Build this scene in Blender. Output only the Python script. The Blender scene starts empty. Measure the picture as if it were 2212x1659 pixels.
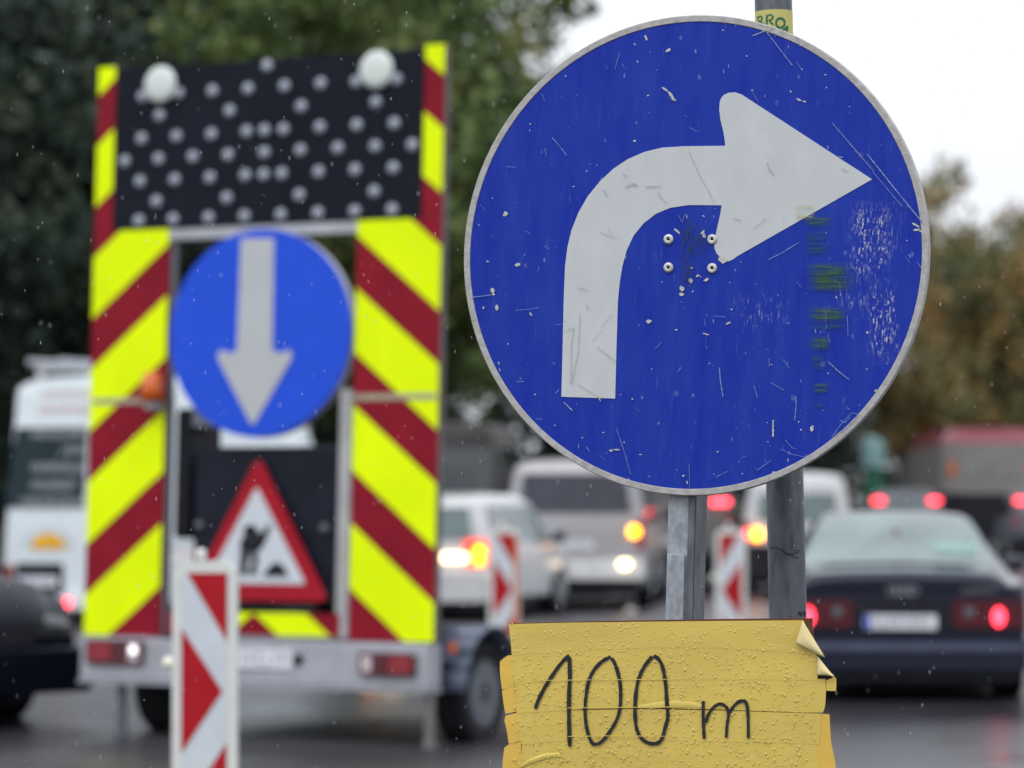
import bpy, bmesh, math, random
from mathutils import Vector, Matrix
from mathutils.geometry import tessellate_polygon
R = math.radians
SC = bpy.context.scene
COL = SC.collection
random.seed(7)

# ------------------------------------------------------------------ camera, sky, sun, exposure
CAM_H = 1.45
PITCH = math.atan(250 / 7000.0)
cam_d = bpy.data.cameras.new('camera')
cam = bpy.data.objects.new('camera', cam_d)
COL.objects.link(cam)
cam.location = (0, 0, CAM_H)
cam.rotation_euler = (math.pi / 2 + PITCH, 0, 0)
cam_d.sensor_width = 36.0
cam_d.lens = 36.0 * 7000 / 2212
cam_d.clip_start = 0.1
cam_d.clip_end = 3000
cam_d.dof.use_dof = True
cam_d.dof.focus_distance = 6.5
cam_d.dof.aperture_fstop = 3.3
SC.camera = cam

SUN_EL, SUN_AZ = 48, 205          # degrees; azimuth clockwise from +Y (sun behind the clouds, behind the camera)
w = bpy.data.worlds.new("World")
SC.world = w
w.use_nodes = True
nt = w.node_tree
nt.nodes.clear()
sky = nt.nodes.new('ShaderNodeTexSky')
sky.sky_type = 'NISHITA'
sky.sun_disc = False
sky.sun_elevation = R(SUN_EL)
sky.sun_rotation = R(SUN_AZ)
sky.air_density = 1.0
sky.dust_density = 4.0
hsv = nt.nodes.new('ShaderNodeHueSaturation')
hsv.inputs['Saturation'].default_value = 0.30
mix = nt.nodes.new('ShaderNodeMix')
mix.data_type = 'RGBA'
mix.inputs['Factor'].default_value = 0.75
# overcast cloud deck over the clear-sky model, three times brighter overhead than at the horizon
wtc = nt.nodes.new('ShaderNodeTexCoord'); wsx = nt.nodes.new('ShaderNodeSeparateXYZ')
nt.links.new(wtc.outputs['Generated'], wsx.inputs[0])
wcr = nt.nodes.new('ShaderNodeMapRange')
wcr.inputs['From Min'].default_value = 0.0; wcr.inputs['From Max'].default_value = 1.0
wcr.inputs['To Min'].default_value = 1.0; wcr.inputs['To Max'].default_value = 2.7
nt.links.new(wsx.outputs['Z'], wcr.inputs[0])
wvm = nt.nodes.new('ShaderNodeVectorMath'); wvm.operation = 'SCALE'
wvm.inputs[0].default_value = (8.7, 9.1, 9.7)
nt.links.new(wcr.outputs[0], wvm.inputs['Scale'])
nt.links.new(wvm.outputs[0], mix.inputs['B'])
bg = nt.nodes.new('ShaderNodeBackground')
bg.inputs['Strength'].default_value = 0.10
out = nt.nodes.new('ShaderNodeOutputWorld')
nt.links.new(sky.outputs[0], hsv.inputs['Color'])
nt.links.new(hsv.outputs[0], mix.inputs['A'])
nt.links.new(mix.outputs['Result'], bg.inputs['Color'])
nt.links.new(bg.outputs[0], out.inputs[0])

sd = bpy.data.lights.new('sun', 'SUN')
sd.energy = 0.5
sd.angle = R(25)
sd.color = (1.0, 0.97, 0.92)
so = bpy.data.objects.new('sun', sd)
COL.objects.link(so)
az, el = R(SUN_AZ), R(SUN_EL)
sdir = Vector((math.sin(az) * math.cos(el), math.cos(az) * math.cos(el), math.sin(el)))
so.rotation_euler = sdir.to_track_quat('Z', 'Y').to_euler()
so.location = sdir * 50

SC.view_settings.view_transform = 'Standard'
SC.view_settings.look = 'None'
SC.view_settings.exposure = 0.22
SC.view_settings.gamma = 1.0
SC.render.resolution_x, SC.render.resolution_y = 1024, 768
SC.cycles.max_bounces = 6
SC.cycles.transparent_max_bounces = 12
SC.cycles.sample_clamp_indirect = 4.0
SC.cycles.use_denoising = True

# ------------------------------------------------------------------ materials
def srgb(r, g, b):
    f = lambda c: (c / 255 / 12.92) if c / 255 <= 0.04045 else ((c / 255 + 0.055) / 1.055) ** 2.4
    return (f(r), f(g), f(b), 1)

MATS = {}
def mat(name, col, rough=0.5, metal=0.0, var=0.12, scale=6.0, stretch=(1, 1, 1), emis=None, estr=0.0,
        spec=0.10, bump=0.0, bscale=40.0, coat=0.0, col2=None, alpha=None, rvar=0.15):
    if name in MATS: return MATS[name]
    m = bpy.data.materials.new(name)
    m.use_nodes = True
    t = m.node_tree
    b = t.nodes['Principled BSDF']
    if len(col) == 3: col = (*col, 1)
    tc = t.nodes.new('ShaderNodeTexCoord')
    mp = t.nodes.new('ShaderNodeMapping'); mp.inputs['Scale'].default_value = stretch
    t.links.new(tc.outputs['Object'], mp.inputs[0])
    nz = t.nodes.new('ShaderNodeTexNoise'); nz.inputs['Scale'].default_value = scale; nz.inputs['Detail'].default_value = 6
    t.links.new(mp.outputs[0], nz.inputs['Vector'])
    mr = t.nodes.new('ShaderNodeMapRange')
    mr.inputs['From Min'].default_value = 0.3; mr.inputs['From Max'].default_value = 0.7
    t.links.new(nz.outputs[0], mr.inputs[0])
    mx = t.nodes.new('ShaderNodeMix'); mx.data_type = 'RGBA'
    a = tuple(min(1, c * (1 - var)) for c in col[:3]) + (1,)
    c2 = tuple(min(1, c * (1 + var)) for c in col[:3]) + (1,) if col2 is None else (*col2[:3], 1)
    mx.inputs['A'].default_value = a; mx.inputs['B'].default_value = c2
    t.links.new(mr.outputs[0], mx.inputs['Factor'])
    t.links.new(mx.outputs['Result'], b.inputs['Base Color'])
    rr = t.nodes.new('ShaderNodeMapRange')
    rr.inputs['To Min'].default_value = max(0.02, rough * (1 - rvar)); rr.inputs['To Max'].default_value = min(1, rough * (1 + rvar))
    t.links.new(nz.outputs[0], rr.inputs[0]); t.links.new(rr.outputs[0], b.inputs['Roughness'])
    b.inputs['Metallic'].default_value = metal
    b.inputs['Specular IOR Level'].default_value = spec
    b.inputs['Coat Weight'].default_value = coat
    b.inputs['Coat Roughness'].default_value = 0.08
    if emis:
        b.inputs['Emission Color'].default_value = (*emis[:3], 1)
        b.inputs['Emission Strength'].default_value = estr
    if alpha is not None: b.inputs['Alpha'].default_value = alpha
    if bump:
        n2 = t.nodes.new('ShaderNodeTexNoise'); n2.inputs['Scale'].default_value = bscale; n2.inputs['Detail'].default_value = 5
        t.links.new(mp.outputs[0], n2.inputs['Vector'])
        bp = t.nodes.new('ShaderNodeBump'); bp.inputs['Strength'].default_value = bump; bp.inputs['Distance'].default_value = 0.01
        t.links.new(n2.outputs[0], bp.inputs['Height']); t.links.new(bp.outputs[0], b.inputs['Normal'])
    MATS[name] = m
    return m

# ------------------------------------------------------------------ object helpers
def link(name, me, m=None, parent=None):
    o = bpy.data.objects.new(name, me)
    COL.objects.link(o)
    if m is not None:
        for q in (m if isinstance(m, (list, tuple)) else [m]): me.materials.append(q)
    if parent is not None: o.parent = parent
    return o

def tag(o, label=None, cat=None, group=None, kind=None):
    if label: o['label'] = label
    if cat: o['category'] = cat
    if group: o['group'] = group
    if kind: o['kind'] = kind
    return o

def empty(name, mw=None):
    o = bpy.data.objects.new(name, None)
    COL.objects.link(o)
    o.empty_display_size = 0.1
    if mw is not None: o.matrix_world = mw
    return o

class MB:
    """collects shapes into one mesh"""
    def __init__(s): s.b = bmesh.new()
    def box(s, x0, x1, y0, y1, z0, z1, mi=0):
        v = [s.b.verts.new(p) for p in ((x0,y0,z0),(x1,y0,z0),(x1,y1,z0),(x0,y1,z0),(x0,y0,z1),(x1,y0,z1),(x1,y1,z1),(x0,y1,z1))]
        for f in ((3,2,1,0),(4,5,6,7),(0,1,5,4),(1,2,6,5),(2,3,7,6),(3,0,4,7)):
            s.b.faces.new([v[i] for i in f]).material_index = mi
        return s
    def poly(s, pts, mi=0):
        """flat face with any outline (3-D points)"""
        vs = [s.b.verts.new(p) for p in pts]
        if len(vs) <= 4:
            s.b.faces.new(vs).material_index = mi
        else:
            for t in tessellate_polygon([[Vector(p) for p in pts]]):
                try: s.b.faces.new([vs[i] for i in t]).material_index = mi
                except ValueError: pass
        return s
    def slab(s, pts2, y0, y1, mi=0):
        """outline in x,z extruded from y0 (front) to y1 (back)"""
        a = [s.b.verts.new((p[0], y0, p[1])) for p in pts2]
        c = [s.b.verts.new((p[0], y1, p[1])) for p in pts2]
        n = len(a)
        tr = tessellate_polygon([[Vector((p[0], 0, p[1])) for p in pts2]])
        for t in tr:
            try:
                s.b.faces.new([a[i] for i in t]).material_index = mi
                s.b.faces.new([c[i] for i in reversed(t)]).material_index = mi
            except ValueError: pass
        for i in range(n):
            s.b.faces.new([a[i], a[(i+1) % n], c[(i+1) % n], c[i]]).material_index = mi
        return s
    def tube(s, p0, p1, r0, r1=None, n=16, caps=True, mi=0):
        if r1 is None: r1 = r0
        p0, p1 = Vector(p0), Vector(p1)
        d = (p1 - p0).normalized()
        u = d.orthogonal().normalized(); v = d.cross(u)
        A, B = [], []
        for i in range(n):
            t = 2 * math.pi * i / n
            e = u * math.cos(t) + v * math.sin(t)
            A.append(s.b.verts.new(p0 + e * r0)); B.append(s.b.verts.new(p1 + e * r1))
        for i in range(n):
            s.b.faces.new([A[i], A[(i+1)%n], B[(i+1)%n], B[i]]).material_index = mi
        if caps:
            s.b.faces.new(A[::-1]).material_index = mi; s.b.faces.new(B).material_index = mi
        return s
    def lathe(s, prof, c, axis='Y', n=32, mi=0, sx=1, sz=1):
        """profile of (radius, along) turned about the axis through c"""
        rings = []
        for r, a in prof:
            ring = []
            for i in range(n):
                t = 2 * math.pi * i / n
                x, z = r * math.cos(t) * sx, r * math.sin(t) * sz
                p = {'Y': (x, a, z), 'X': (a, x, z), 'Z': (x, z, a)}[axis]
                ring.append(s.b.verts.new((c[0]+p[0], c[1]+p[1], c[2]+p[2])))
            rings.append(ring)
        for k in range(len(rings)-1):
            for i in range(n):
                s.b.faces.new([rings[k][i], rings[k][(i+1)%n], rings[k+1][(i+1)%n], rings[k+1][i]]).material_index = mi
        for ring, pr in ((rings[0], prof[0]), (rings[-1], prof[-1])):
            if pr[0] > 1e-5: s.b.faces.new(ring).material_index = mi
        return s
    def ribbon(s, pts, w, fn, jitter=0.0, mi=0):
        """stroke of width w along 2-D points, mapped to 3-D by fn"""
        P = []
        for i in range(len(pts)-1):
            a, b = Vector(pts[i]), Vector(pts[i+1])
            k = max(1, int((b-a).length / (w*0.9)))
            for j in range(k): P.append(a.lerp(b, j/k))
        P.append(Vector(pts[-1]))
        L = []
        for i, p in enumerate(P):
            d = (P[min(i+1, len(P)-1)] - P[max(i-1, 0)])
            if d.length < 1e-6: d = Vector((1, 0))
            d.normalize(); n = Vector((-d.y, d.x))
            hw = w/2 * (1 + random.uniform(-jitter, jitter)) * (0.7 if i in (0, len(P)-1) else 1)
            L.append((s.b.verts.new(fn(*(p + n*hw))), s.b.verts.new(fn(*(p - n*hw)))))
        for i in range(len(L)-1):
            s.b.faces.new([L[i][0], L[i+1][0], L[i+1][1], L[i][1]]).material_index = mi
        return s
    def build(s, name, m, parent=None, smooth=False, bevel=0.0, normals=True, subsurf=0, auto=False):
        if normals: bmesh.ops.recalc_face_normals(s.b, faces=s.b.faces)
        me = bpy.data.meshes.new(name)
        s.b.to_mesh(me); s.b.free()
        if smooth:
            for p in me.polygons: p.use_smooth = True
        o = link(name, me, m, parent)
        if bevel:
            md = o.modifiers.new('bevel', 'BEVEL'); md.width = bevel; md.segments = 2; md.limit_method = 'ANGLE'; md.angle_limit = R(40)
        if subsurf:
            md = o.modifiers.new('subsurf', 'SUBSURF'); md.levels = subsurf; md.render_levels = subsurf
        if auto:
            me.set_sharp_from_angle(angle=R(35))
        return o

def copy_tree(o, parent=None):
    c = o.copy(); COL.objects.link(c)
    if parent is not None: c.parent = parent
    for ch in list(o.children): copy_tree(ch, c)
    return c

def ngon(cx, cz, r, n=96, rz=None, a0=0.0):
    rz = rz or r
    return [(cx + r*math.cos(a0+2*math.pi*i/n), cz + rz*math.sin(a0+2*math.pi*i/n)) for i in range(n)]

def annulus(mb, cx, cz, r0, r1, y, n=96, mi=0):
    a = [mb.b.verts.new((x, y, z)) for x, z in ngon(cx, cz, r0, n)]
    b = [mb.b.verts.new((x, y, z)) for x, z in ngon(cx, cz, r1, n)]
    for i in range(n): mb.b.faces.new([a[i], a[(i+1)%n], b[(i+1)%n], b[i]]).material_index = mi

# ------------------------------------------------------------------ surveying: measured sight lines -> real positions
def ray(x, y):
    a = (x - 1106) / 7000.0; b = -(y - 829.5) / 7000.0
    return Vector((a, math.cos(PITCH) - b*math.sin(PITCH), math.sin(PITCH) + b*math.cos(PITCH)))
CAMV = Vector((0, 0, CAM_H))

class Frame:
    """a standing plane (x right, z up, -y towards the viewer) whose base is on the ground"""
    def __init__(s, px, py, d, yaw, lean=0, roll=0):
        r = ray(px, py); o = CAMV + r * (d / r.y)
        m = (Matrix.Rotation(R(-yaw), 3, 'Z') @ Matrix.Rotation(R(-lean), 3, 'X') @ Matrix.Rotation(R(roll), 3, 'Y'))
        z = m.col[2]
        s.base = o - z * (o.z / z.z)
        s.m3 = m
        s.mw = Matrix.Translation(s.base) @ m.to_4x4()
        s.inv = s.mw.inverted()
    def loc(s, px, py, y=0.0):
        r = s.inv.to_3x3() @ ray(px, py); c = s.inv @ CAMV
        t = (y - c.y) / r.y
        p = c + r*t
        return (p.x, p.z)
    def p3(s, px, py, y=0.0):
        x, z = s.loc(px, py, y); return (x, y, z)

# ================================================================== SETTING
def ground_mat():
    m = bpy.data.materials.new('wet_asphalt'); m.use_nodes = True
    t = m.node_tree; b = t.nodes['Principled BSDF']
    tc = t.nodes.new('ShaderNodeTexCoord')
    n1 = t.nodes.new('ShaderNodeTexNoise'); n1.inputs['Scale'].default_value = 0.35; n1.inputs['Detail'].default_value = 4
    n2 = t.nodes.new('ShaderNodeTexNoise'); n2.inputs['Scale'].default_value = 60; n2.inputs['Detail'].default_value = 4
    for n in (n1, n2): t.links.new(tc.outputs['Object'], n.inputs['Vector'])
    cr = t.nodes.new('ShaderNodeValToRGB')
    cr.color_ramp.elements[0].position = 0.35; cr.color_ramp.elements[0].color = (0.022, 0.021, 0.027, 1)
    cr.color_ramp.elements[1].position = 0.68; cr.color_ramp.elements[1].color = (0.042, 0.040, 0.047, 1)
    t.links.new(n1.outputs[0], cr.inputs[0])
    mx = t.nodes.new('ShaderNodeMix'); mx.data_type = 'RGBA'; mx.blend_type = 'MULTIPLY'; mx.inputs['Factor'].default_value = 0.5
    t.links.new(cr.outputs[0], mx.inputs['A']); t.links.new(n2.outputs['Color'], mx.inputs['B'])
    t.links.new(mx.outputs['Result'], b.inputs['Base Color'])
    rr = t.nodes.new('ShaderNodeMapRange'); rr.inputs['From Min'].default_value = 0.35; rr.inputs['From Max'].default_value = 0.65
    rr.inputs['To Min'].default_value = 0.17; rr.inputs['To Max'].default_value = 0.46
    t.links.new(n1.outputs[0], rr.inputs[0]); t.links.new(rr.outputs[0], b.inputs['Roughness'])
    b.inputs['Specular IOR Level'].default_value = 0.2
    bp = t.nodes.new('ShaderNodeBump'); bp.inputs['Strength'].default_value = 0.12; bp.inputs['Distance'].default_value = 0.01
    t.links.new(n2.outputs[0], bp.inputs['Height']); t.links.new(bp.outputs[0], b.inputs['Normal'])
    return m
M_ASPH = ground_mat()
M_SOIL = mat('verge_soil', (0.045, 0.055, 0.028), 0.9, var=0.4, scale=1.2, spec=0.2)
mb = MB(); mb.poly([(-900, -60, -0.02), (900, -60, -0.02), (900, 1500, -0.02), (-900, 1500, -0.02)])
tag(mb.build('ground', M_SOIL), kind='structure')
mb = MB(); mb.poly([(-13, -30, 0), (14, -30, 0), (40, 260, 0), (-10, 260, 0)])
tag(mb.build('road', M_ASPH), kind='structure')
M_KERB = mat('kerb_stone', (0.26, 0.255, 0.25), 0.75, var=0.2, scale=3)
mb = MB()
def kerb(mb, a, b, w=0.16, h=0.12):
    a, b = Vector((*a, 0)), Vector((*b, 0)); d = (b-a).normalized(); n = Vector((-d.y, d.x, 0))*w
    q = [a, b, b+n, a+n]
    lo = [mb.b.verts.new(p + Vector((0,0,-0.02))) for p in q]; hi = [mb.b.verts.new(p + Vector((0,0,h))) for p in q]
    mb.b.faces.new(hi)
    for i in range(4): mb.b.faces.new([lo[i], lo[(i+1)%4], hi[(i+1)%4], hi[i]])
kerb(mb, (-13, -30), (-10, 260))
kerb(mb, (14.16, -30), (40.16, 260))
tag(mb.build('kerb', M_KERB), kind='structure')
M_PAINT = mat('road_marking_paint', (0.62, 0.62, 0.60), 0.5, var=0.2, scale=20)
mb = MB()
for k in range(12):
    y0 = 24 + k*9.0
    x0 = 0.72 + (y0-24)*0.045
    mb.poly([(x0-0.06, y0, 0.004), (x0+0.06, y0, 0.004), (x0+0.06+0.13, y0+3, 0.004), (x0-0.06+0.13, y0+3, 0.004)])
tag(mb.build('road_markings', M_PAINT), kind='structure')

# ================================================================== TREES
def leaf_mat(name, c1, c2, c3):
    m = bpy.data.materials.new(name); m.use_nodes = True
    t = m.node_tree; b = t.nodes['Principled BSDF']
    tc = t.nodes.new('ShaderNodeTexCoord')
    n1 = t.nodes.new('ShaderNodeTexNoise'); n1.inputs['Scale'].default_value = 0.55; n1.inputs['Detail'].default_value = 5
    oi = t.nodes.new('ShaderNodeObjectInfo')
    ad = t.nodes.new('ShaderNodeVectorMath'); ad.operation = 'ADD'
    t.links.new(tc.outputs['Object'], ad.inputs[0]); 
    sc = t.nodes.new('ShaderNodeMath'); sc.operation = 'MULTIPLY'; sc.inputs[1].default_value = 40
    t.links.new(oi.outputs['Random'], sc.inputs[0]); t.links.new(sc.outputs[0], ad.inputs[1])
    t.links.new(ad.outputs[0], n1.inputs['Vector'])
    cr = t.nodes.new('ShaderNodeValToRGB')
    e = cr.color_ramp.elements
    e[0].position = 0.36; e[0].color = (*c1, 1); e[1].position = 0.66; e[1].color = (*c3, 1)
    q = e.new(0.52); q.color = (*c2, 1)
    t.links.new(n1.outputs[0], cr.inputs[0]); t.links.new(cr.outputs[0], b.inputs['Base Color'])
    b.inputs['Roughness'].default_value = 0.45
    b.inputs['Specular IOR Level'].default_value = 0.12
    return m
L_DARK = leaf_mat('leaf_dark', (0.016, 0.025, 0.022), (0.028, 0.044, 0.032), (0.052, 0.066, 0.040))
L_MID = leaf_mat('leaf_mid', (0.060, 0.095, 0.034), (0.11, 0.16, 0.050), (0.19, 0.16, 0.055))
L_AUT = leaf_mat('leaf_autumn', (0.085, 0.115, 0.052), (0.20, 0.155, 0.065), (0.34, 0.185, 0.06))
M_BARK = mat('bark', (0.055, 0.045, 0.038), 0.9, var=0.35, scale=3, stretch=(1, 1, 0.3), bump=0.6, bscale=8)

def crown_mesh(name, rx, rz, zc, n_cl, per, lsize, seed, flat=0.0):
    rnd = random.Random(seed)
    vs, fs = [], []
    cl = []
    for i in range(n_cl):
        while True:
            p = Vector((rnd.uniform(-1, 1), rnd.uniform(-1, 1), rnd.uniform(-1, 1)))
            if 0.30 < p.length < 1.0: break
        bump = 1 + 0.22*math.sin(5*p.x+seed) * math.cos(4*p.z+2*p.y+seed)
        p = Vector((p.x*rx*bump, p.y*rx*bump, zc + p.z*rz*bump))
        cl.append((p, rnd.uniform(0.55, 1.25) * rx*0.22))
    for p, r in cl:
        for k in range(per):
            d = Vector((rnd.gauss(0, 1), rnd.gauss(0, 1), rnd.gauss(0, 0.75)))
            d = d.normalized() * r * (rnd.random() ** 0.45)
            c = p + d
            a = Vector((rnd.gauss(0, 1), rnd.gauss(0, 1), rnd.gauss(0, 1))).normalized()
            b = a.orthogonal().normalized()
            b = Matrix.Rotation(rnd.uniform(0, 6.28), 3, a) @ b
            s = lsize * rnd.uniform(0.6, 1.35)
            i0 = len(vs)
            vs += [c - a*s, c + b*s*0.55, c + a*s, c - b*s*0.55]
            fs.append((i0, i0+1, i0+2, i0+3))
    me = bpy.data.meshes.new(name); me.from_pydata([tuple(v) for v in vs], [], fs)
    return me

def trunk_mesh(name, h, r, seed):
    rnd = random.Random(seed); mb = MB()
    p = Vector((0, 0, -0.05)); rr = r; pts = [p]
    for k in range(5):
        q = p + Vector((rnd.uniform(-.2, .2), rnd.uniform(-.2, .2), h/5)); mb.tube(p, q, rr, rr*0.86, n=10); p = q; rr *= 0.86; pts.append(q)
    for k in range(9):
        s = pts[rnd.choice((2, 3, 4, 5))]
        a = rnd.uniform(0, 6.28); L = rnd.uniform(.35, .6)*h
        e = s + Vector((math.cos(a)*L*.7, math.sin(a)*L*.7, L*.65)); mb.tube(s, e, rr*0.6, rr*0.2, n=7)
    b = mb.build(name, M_BARK, None, smooth=True)
    me = b.data; bpy.data.objects.remove(b)
    return me

CROWNS = [crown_mesh('crown', 4.6, 5.2, 7.6, 170, 120, 0.15, 11), crown_mesh('crown', 5.4, 4.6, 7.0, 180, 120, 0.15, 22),
          crown_mesh('crown', 4.2, 5.8, 7.8, 170, 120, 0.15, 33)]
CR_CACHE = {}
TRUNKS = [trunk_mesh('trunk', 6.0, 0.32, 5), trunk_mesh('trunk', 5.6, 0.36, 6), trunk_mesh('trunk', 6.4, 0.28, 8)]
# x, y, scale, shape, leaf, rotation, label
TREES = [
 (-11.6, 68, 1.15, 0, L_DARK, 0.3, 'dark dense street tree behind the left end of the lamp board'),
 (-10.2, 60, 1.05, 1, L_DARK, 1.9, 'dark broad tree nearest of those at the left edge behind the white van'),
 (-5.2, 74, 1.22, 2, L_MID, 0.8, 'green-brown tree rising behind the middle of the lamp board'),
 (-3.1, 66, 1.12, 0, L_MID, 4.1, 'mid-green tree between the lamp board and the big round blue sign'),
 (-8.6, 84, 1.5, 1, L_DARK, 2.7, 'tall dark second-row tree behind the middle of the lamp board'),
 (-14.5, 90, 1.5, 2, L_DARK, 5.0, 'tall dark tree in the second row at the left edge'),
 (-4.7, 92, 1.28, 1, L_DARK, 1.2, 'dark tree in the second row behind the gap left of the round sign'),
 (3.2, 84, 0.62, 0, L_DARK, 3.3, 'low dark tree hidden mostly behind the round blue sign'),
 (8.1, 100, 0.72, 2, L_DARK, 2.2, 'low dark tree behind the lower right of the round sign'),
 (12.9, 96, (0.70, 0.84), 0, L_AUT, 0.5, 'tall pointed olive and orange tree right of the round sign'),
 (18.0, 106, (0.80, 0.80), 0, L_MID, 3.9, 'olive tree at the right edge behind the red-roofed tram'),
 (15.0, 92, 0.80, 1, L_AUT, 2.9, 'low broad brown-orange tree right of the round sign, in front of the pointed one'),
 (9.6, 118, 0.60, 1, L_DARK, 1.0, 'small dark tree farthest back behind the white hatchback'),
]
for x, y, s, k, lm, rz, lab in TREES:
    sx_, sz_ = s if isinstance(s, tuple) else (s, s)
    t = empty('street_tree', Matrix.Translation((x, y, 0)) @ Matrix.Rotation(rz, 4, 'Z') @ Matrix.Diagonal((sx_, sx_, sz_, 1)))
    key = (k, lm.name)
    if key in CR_CACHE: link('crown', CR_CACHE[key], None, t)
    else:
        CR_CACHE[key] = CROWNS[k].copy(); link('crown', CR_CACHE[key], lm, t)
    link('trunk', TRUNKS[k], None, t)
    tag(t, lab, 'tree', 'street trees lining the far side of the road')
# hedge of shrubs below the crowns
def hedge(x0, y0, x1, y1, h, seed, lab, lm):
    rnd = random.Random(seed); vs, fs = [], []
    L = math.hypot(x1-x0, y1-y0)
    for k in range(int(L*h*75)):
        u = rnd.random(); hh = h*(0.82 + 0.18*math.sin(u*L*1.7) + 0.1*rnd.random())
        c = Vector((x0+(x1-x0)*u, y0+(y1-y0)*u + rnd.uniform(-.7, .7), rnd.random()**0.8*hh))
        a = Vector((rnd.gauss(0, 1), rnd.gauss(0, 1), rnd.gauss(0, 1))).normalized(); b = a.orthogonal().normalized()
        s = rnd.uniform(.13, .26); i0 = len(vs)
        vs += [c-a*s, c+b*s*.6, c+a*s, c-b*s*.6]; fs.append((i0, i0+1, i0+2, i0+3))
    me = bpy.data.meshes.new('hedge'); me.from_pydata([tuple(v) for v in vs], [], fs)
    o = link('hedge', me, lm); tag(o, lab, 'hedge', 'hedges under the trees')
hedge(-18, 78, 2.5, 84, 4.8, 3, 'dark leafy hedge under the trees behind the white van and warning trailer', L_DARK)
hedge(1.0, 112, 24, 108, 5.2, 4, 'dark leafy hedge under the far trees behind the tram', L_DARK)

# ================================================================== SHARED VEHICLE MATERIALS
M_TYRE = mat('tyre_rubber', (0.018, 0.018, 0.02), 0.75, var=0.2)
M_RIM = mat('rim_alloy', (0.30, 0.31, 0.33), 0.35, metal=0.7, var=0.15)
M_BLACK = mat('black_plastic', (0.018, 0.018, 0.024), 0.5, var=0.2)
M_GLASS = mat('car_glass_dark', (0.02, 0.025, 0.03), 0.06, var=0.1, spec=0.6, coat=0.6)
M_GLASS_L = mat('car_glass_misted', (0.11, 0.15, 0.15), 0.22, var=0.28, scale=2.2, spec=0.4, coat=0.3)
M_WHITEP = mat('white_car_paint', (0.50, 0.50, 0.51), 0.25, var=0.05, coat=0.6)
M_WHITEV = mat('white_van_paint', (0.59, 0.64, 0.67), 0.35, var=0.05, coat=0.4)
M_SILVER = mat('silver_paint', (0.31, 0.305, 0.315), 0.35, metal=0.1, var=0.06, coat=0.5)
M_NAVY = mat('navy_paint', (0.006, 0.009, 0.024), 0.2, var=0.1, coat=0.6)
M_DARKP = mat('black_blue_paint', (0.003, 0.004, 0.010), 0.35, var=0.1, coat=0.08)
M_TAUPE = mat('taupe_paint', (0.14, 0.13, 0.125), 0.35, var=0.08, coat=0.4)
M_GREYP = mat('grey_paint', (0.11, 0.12, 0.14), 0.4, var=0.08, coat=0.2)
M_REDL = mat('red_lens', (0.22, 0.008, 0.015), 0.15, var=0.1, coat=0.8)
M_REDD = mat('dark_red_lens', (0.07, 0.003, 0.010), 0.15, var=0.1, coat=0.8)
M_ORANGE_L = mat('orange_lens', (0.55, 0.10, 0.01), 0.2, var=0.1, coat=0.6)
M_LIT_RED = mat('lit_red_lamp', (0.6, 0.02, 0.03), 0.3, emis=(1, 0.035, 0.06), estr=7.0)
M_LIT_PINK = mat('lit_red_lamp_far', (0.6, 0.02, 0.03), 0.3, emis=(1, 0.06, 0.09), estr=6.0)
M_LIT_AMB = mat('lit_amber_lamp', (0.8, 0.3, 0.02), 0.3, emis=(1, 0.36, 0.01), estr=7.0)
M_LIT_WARM = mat('lit_warm_lamp', (0.9, 0.8, 0.6), 0.3, emis=(1, 0.70, 0.36), estr=5.0)
M_GLOW_RED = mat('glowing_red_lens', (0.5, 0.02, 0.02), 0.3, emis=(1, 0.07, 0.03), estr=1.6)
M_PLATE = mat('plate_white', (0.66, 0.67, 0.72), 0.4, var=0.04)
M_PLATEB = mat('plate_blue', (0.03, 0.08, 0.45), 0.4, var=0.04)
M_CHROME = mat('chrome', (0.6, 0.6, 0.62), 0.15, metal=1.0, var=0.05)

def glyph_row(mb, x0, x1, z0, z1, y, rnd, gap=0.35, aspect=0.62, mi=0, t=0.001):
    """a row of small blocky strokes, the shape unreadable lettering has"""
    h = z1 - z0; x = x0
    while x < x1 - h*aspect*0.5:
        w = h*aspect*rnd.uniform(.6, 1.0)
        st = w*0.24
        mb.box(x, x+st, y-t, y, z0, z1, mi)
        k = rnd.choice((0, 1, 2, 3))
        if k != 0: mb.box(x+st+.0005, x+w, y-t, y, z1-st, z1, mi)
        if k in (1, 3): mb.box(x+st+.0005, x+w, y-t, y, (z0+z1)/2-st/2, (z0+z1)/2+st/2, mi)
        if k in (0, 2): mb.box(x+st+.0005, x+w, y-t, y, z0, z0+st, mi)
        x += w + h*aspect*gap

def rbox(x0, x1, z0, z1, r, n=4):
    pts = []
    for cx, cz, a in ((x1-r, z1-r, 0), (x0+r, z1-r, 90), (x0+r, z0+r, 180), (x1-r, z0+r, 270)):
        for i in range(n+1):
            t = R(a + 90*i/n); pts.append((cx + r*math.cos(t), cz + r*math.sin(t)))
    return pts

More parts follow.
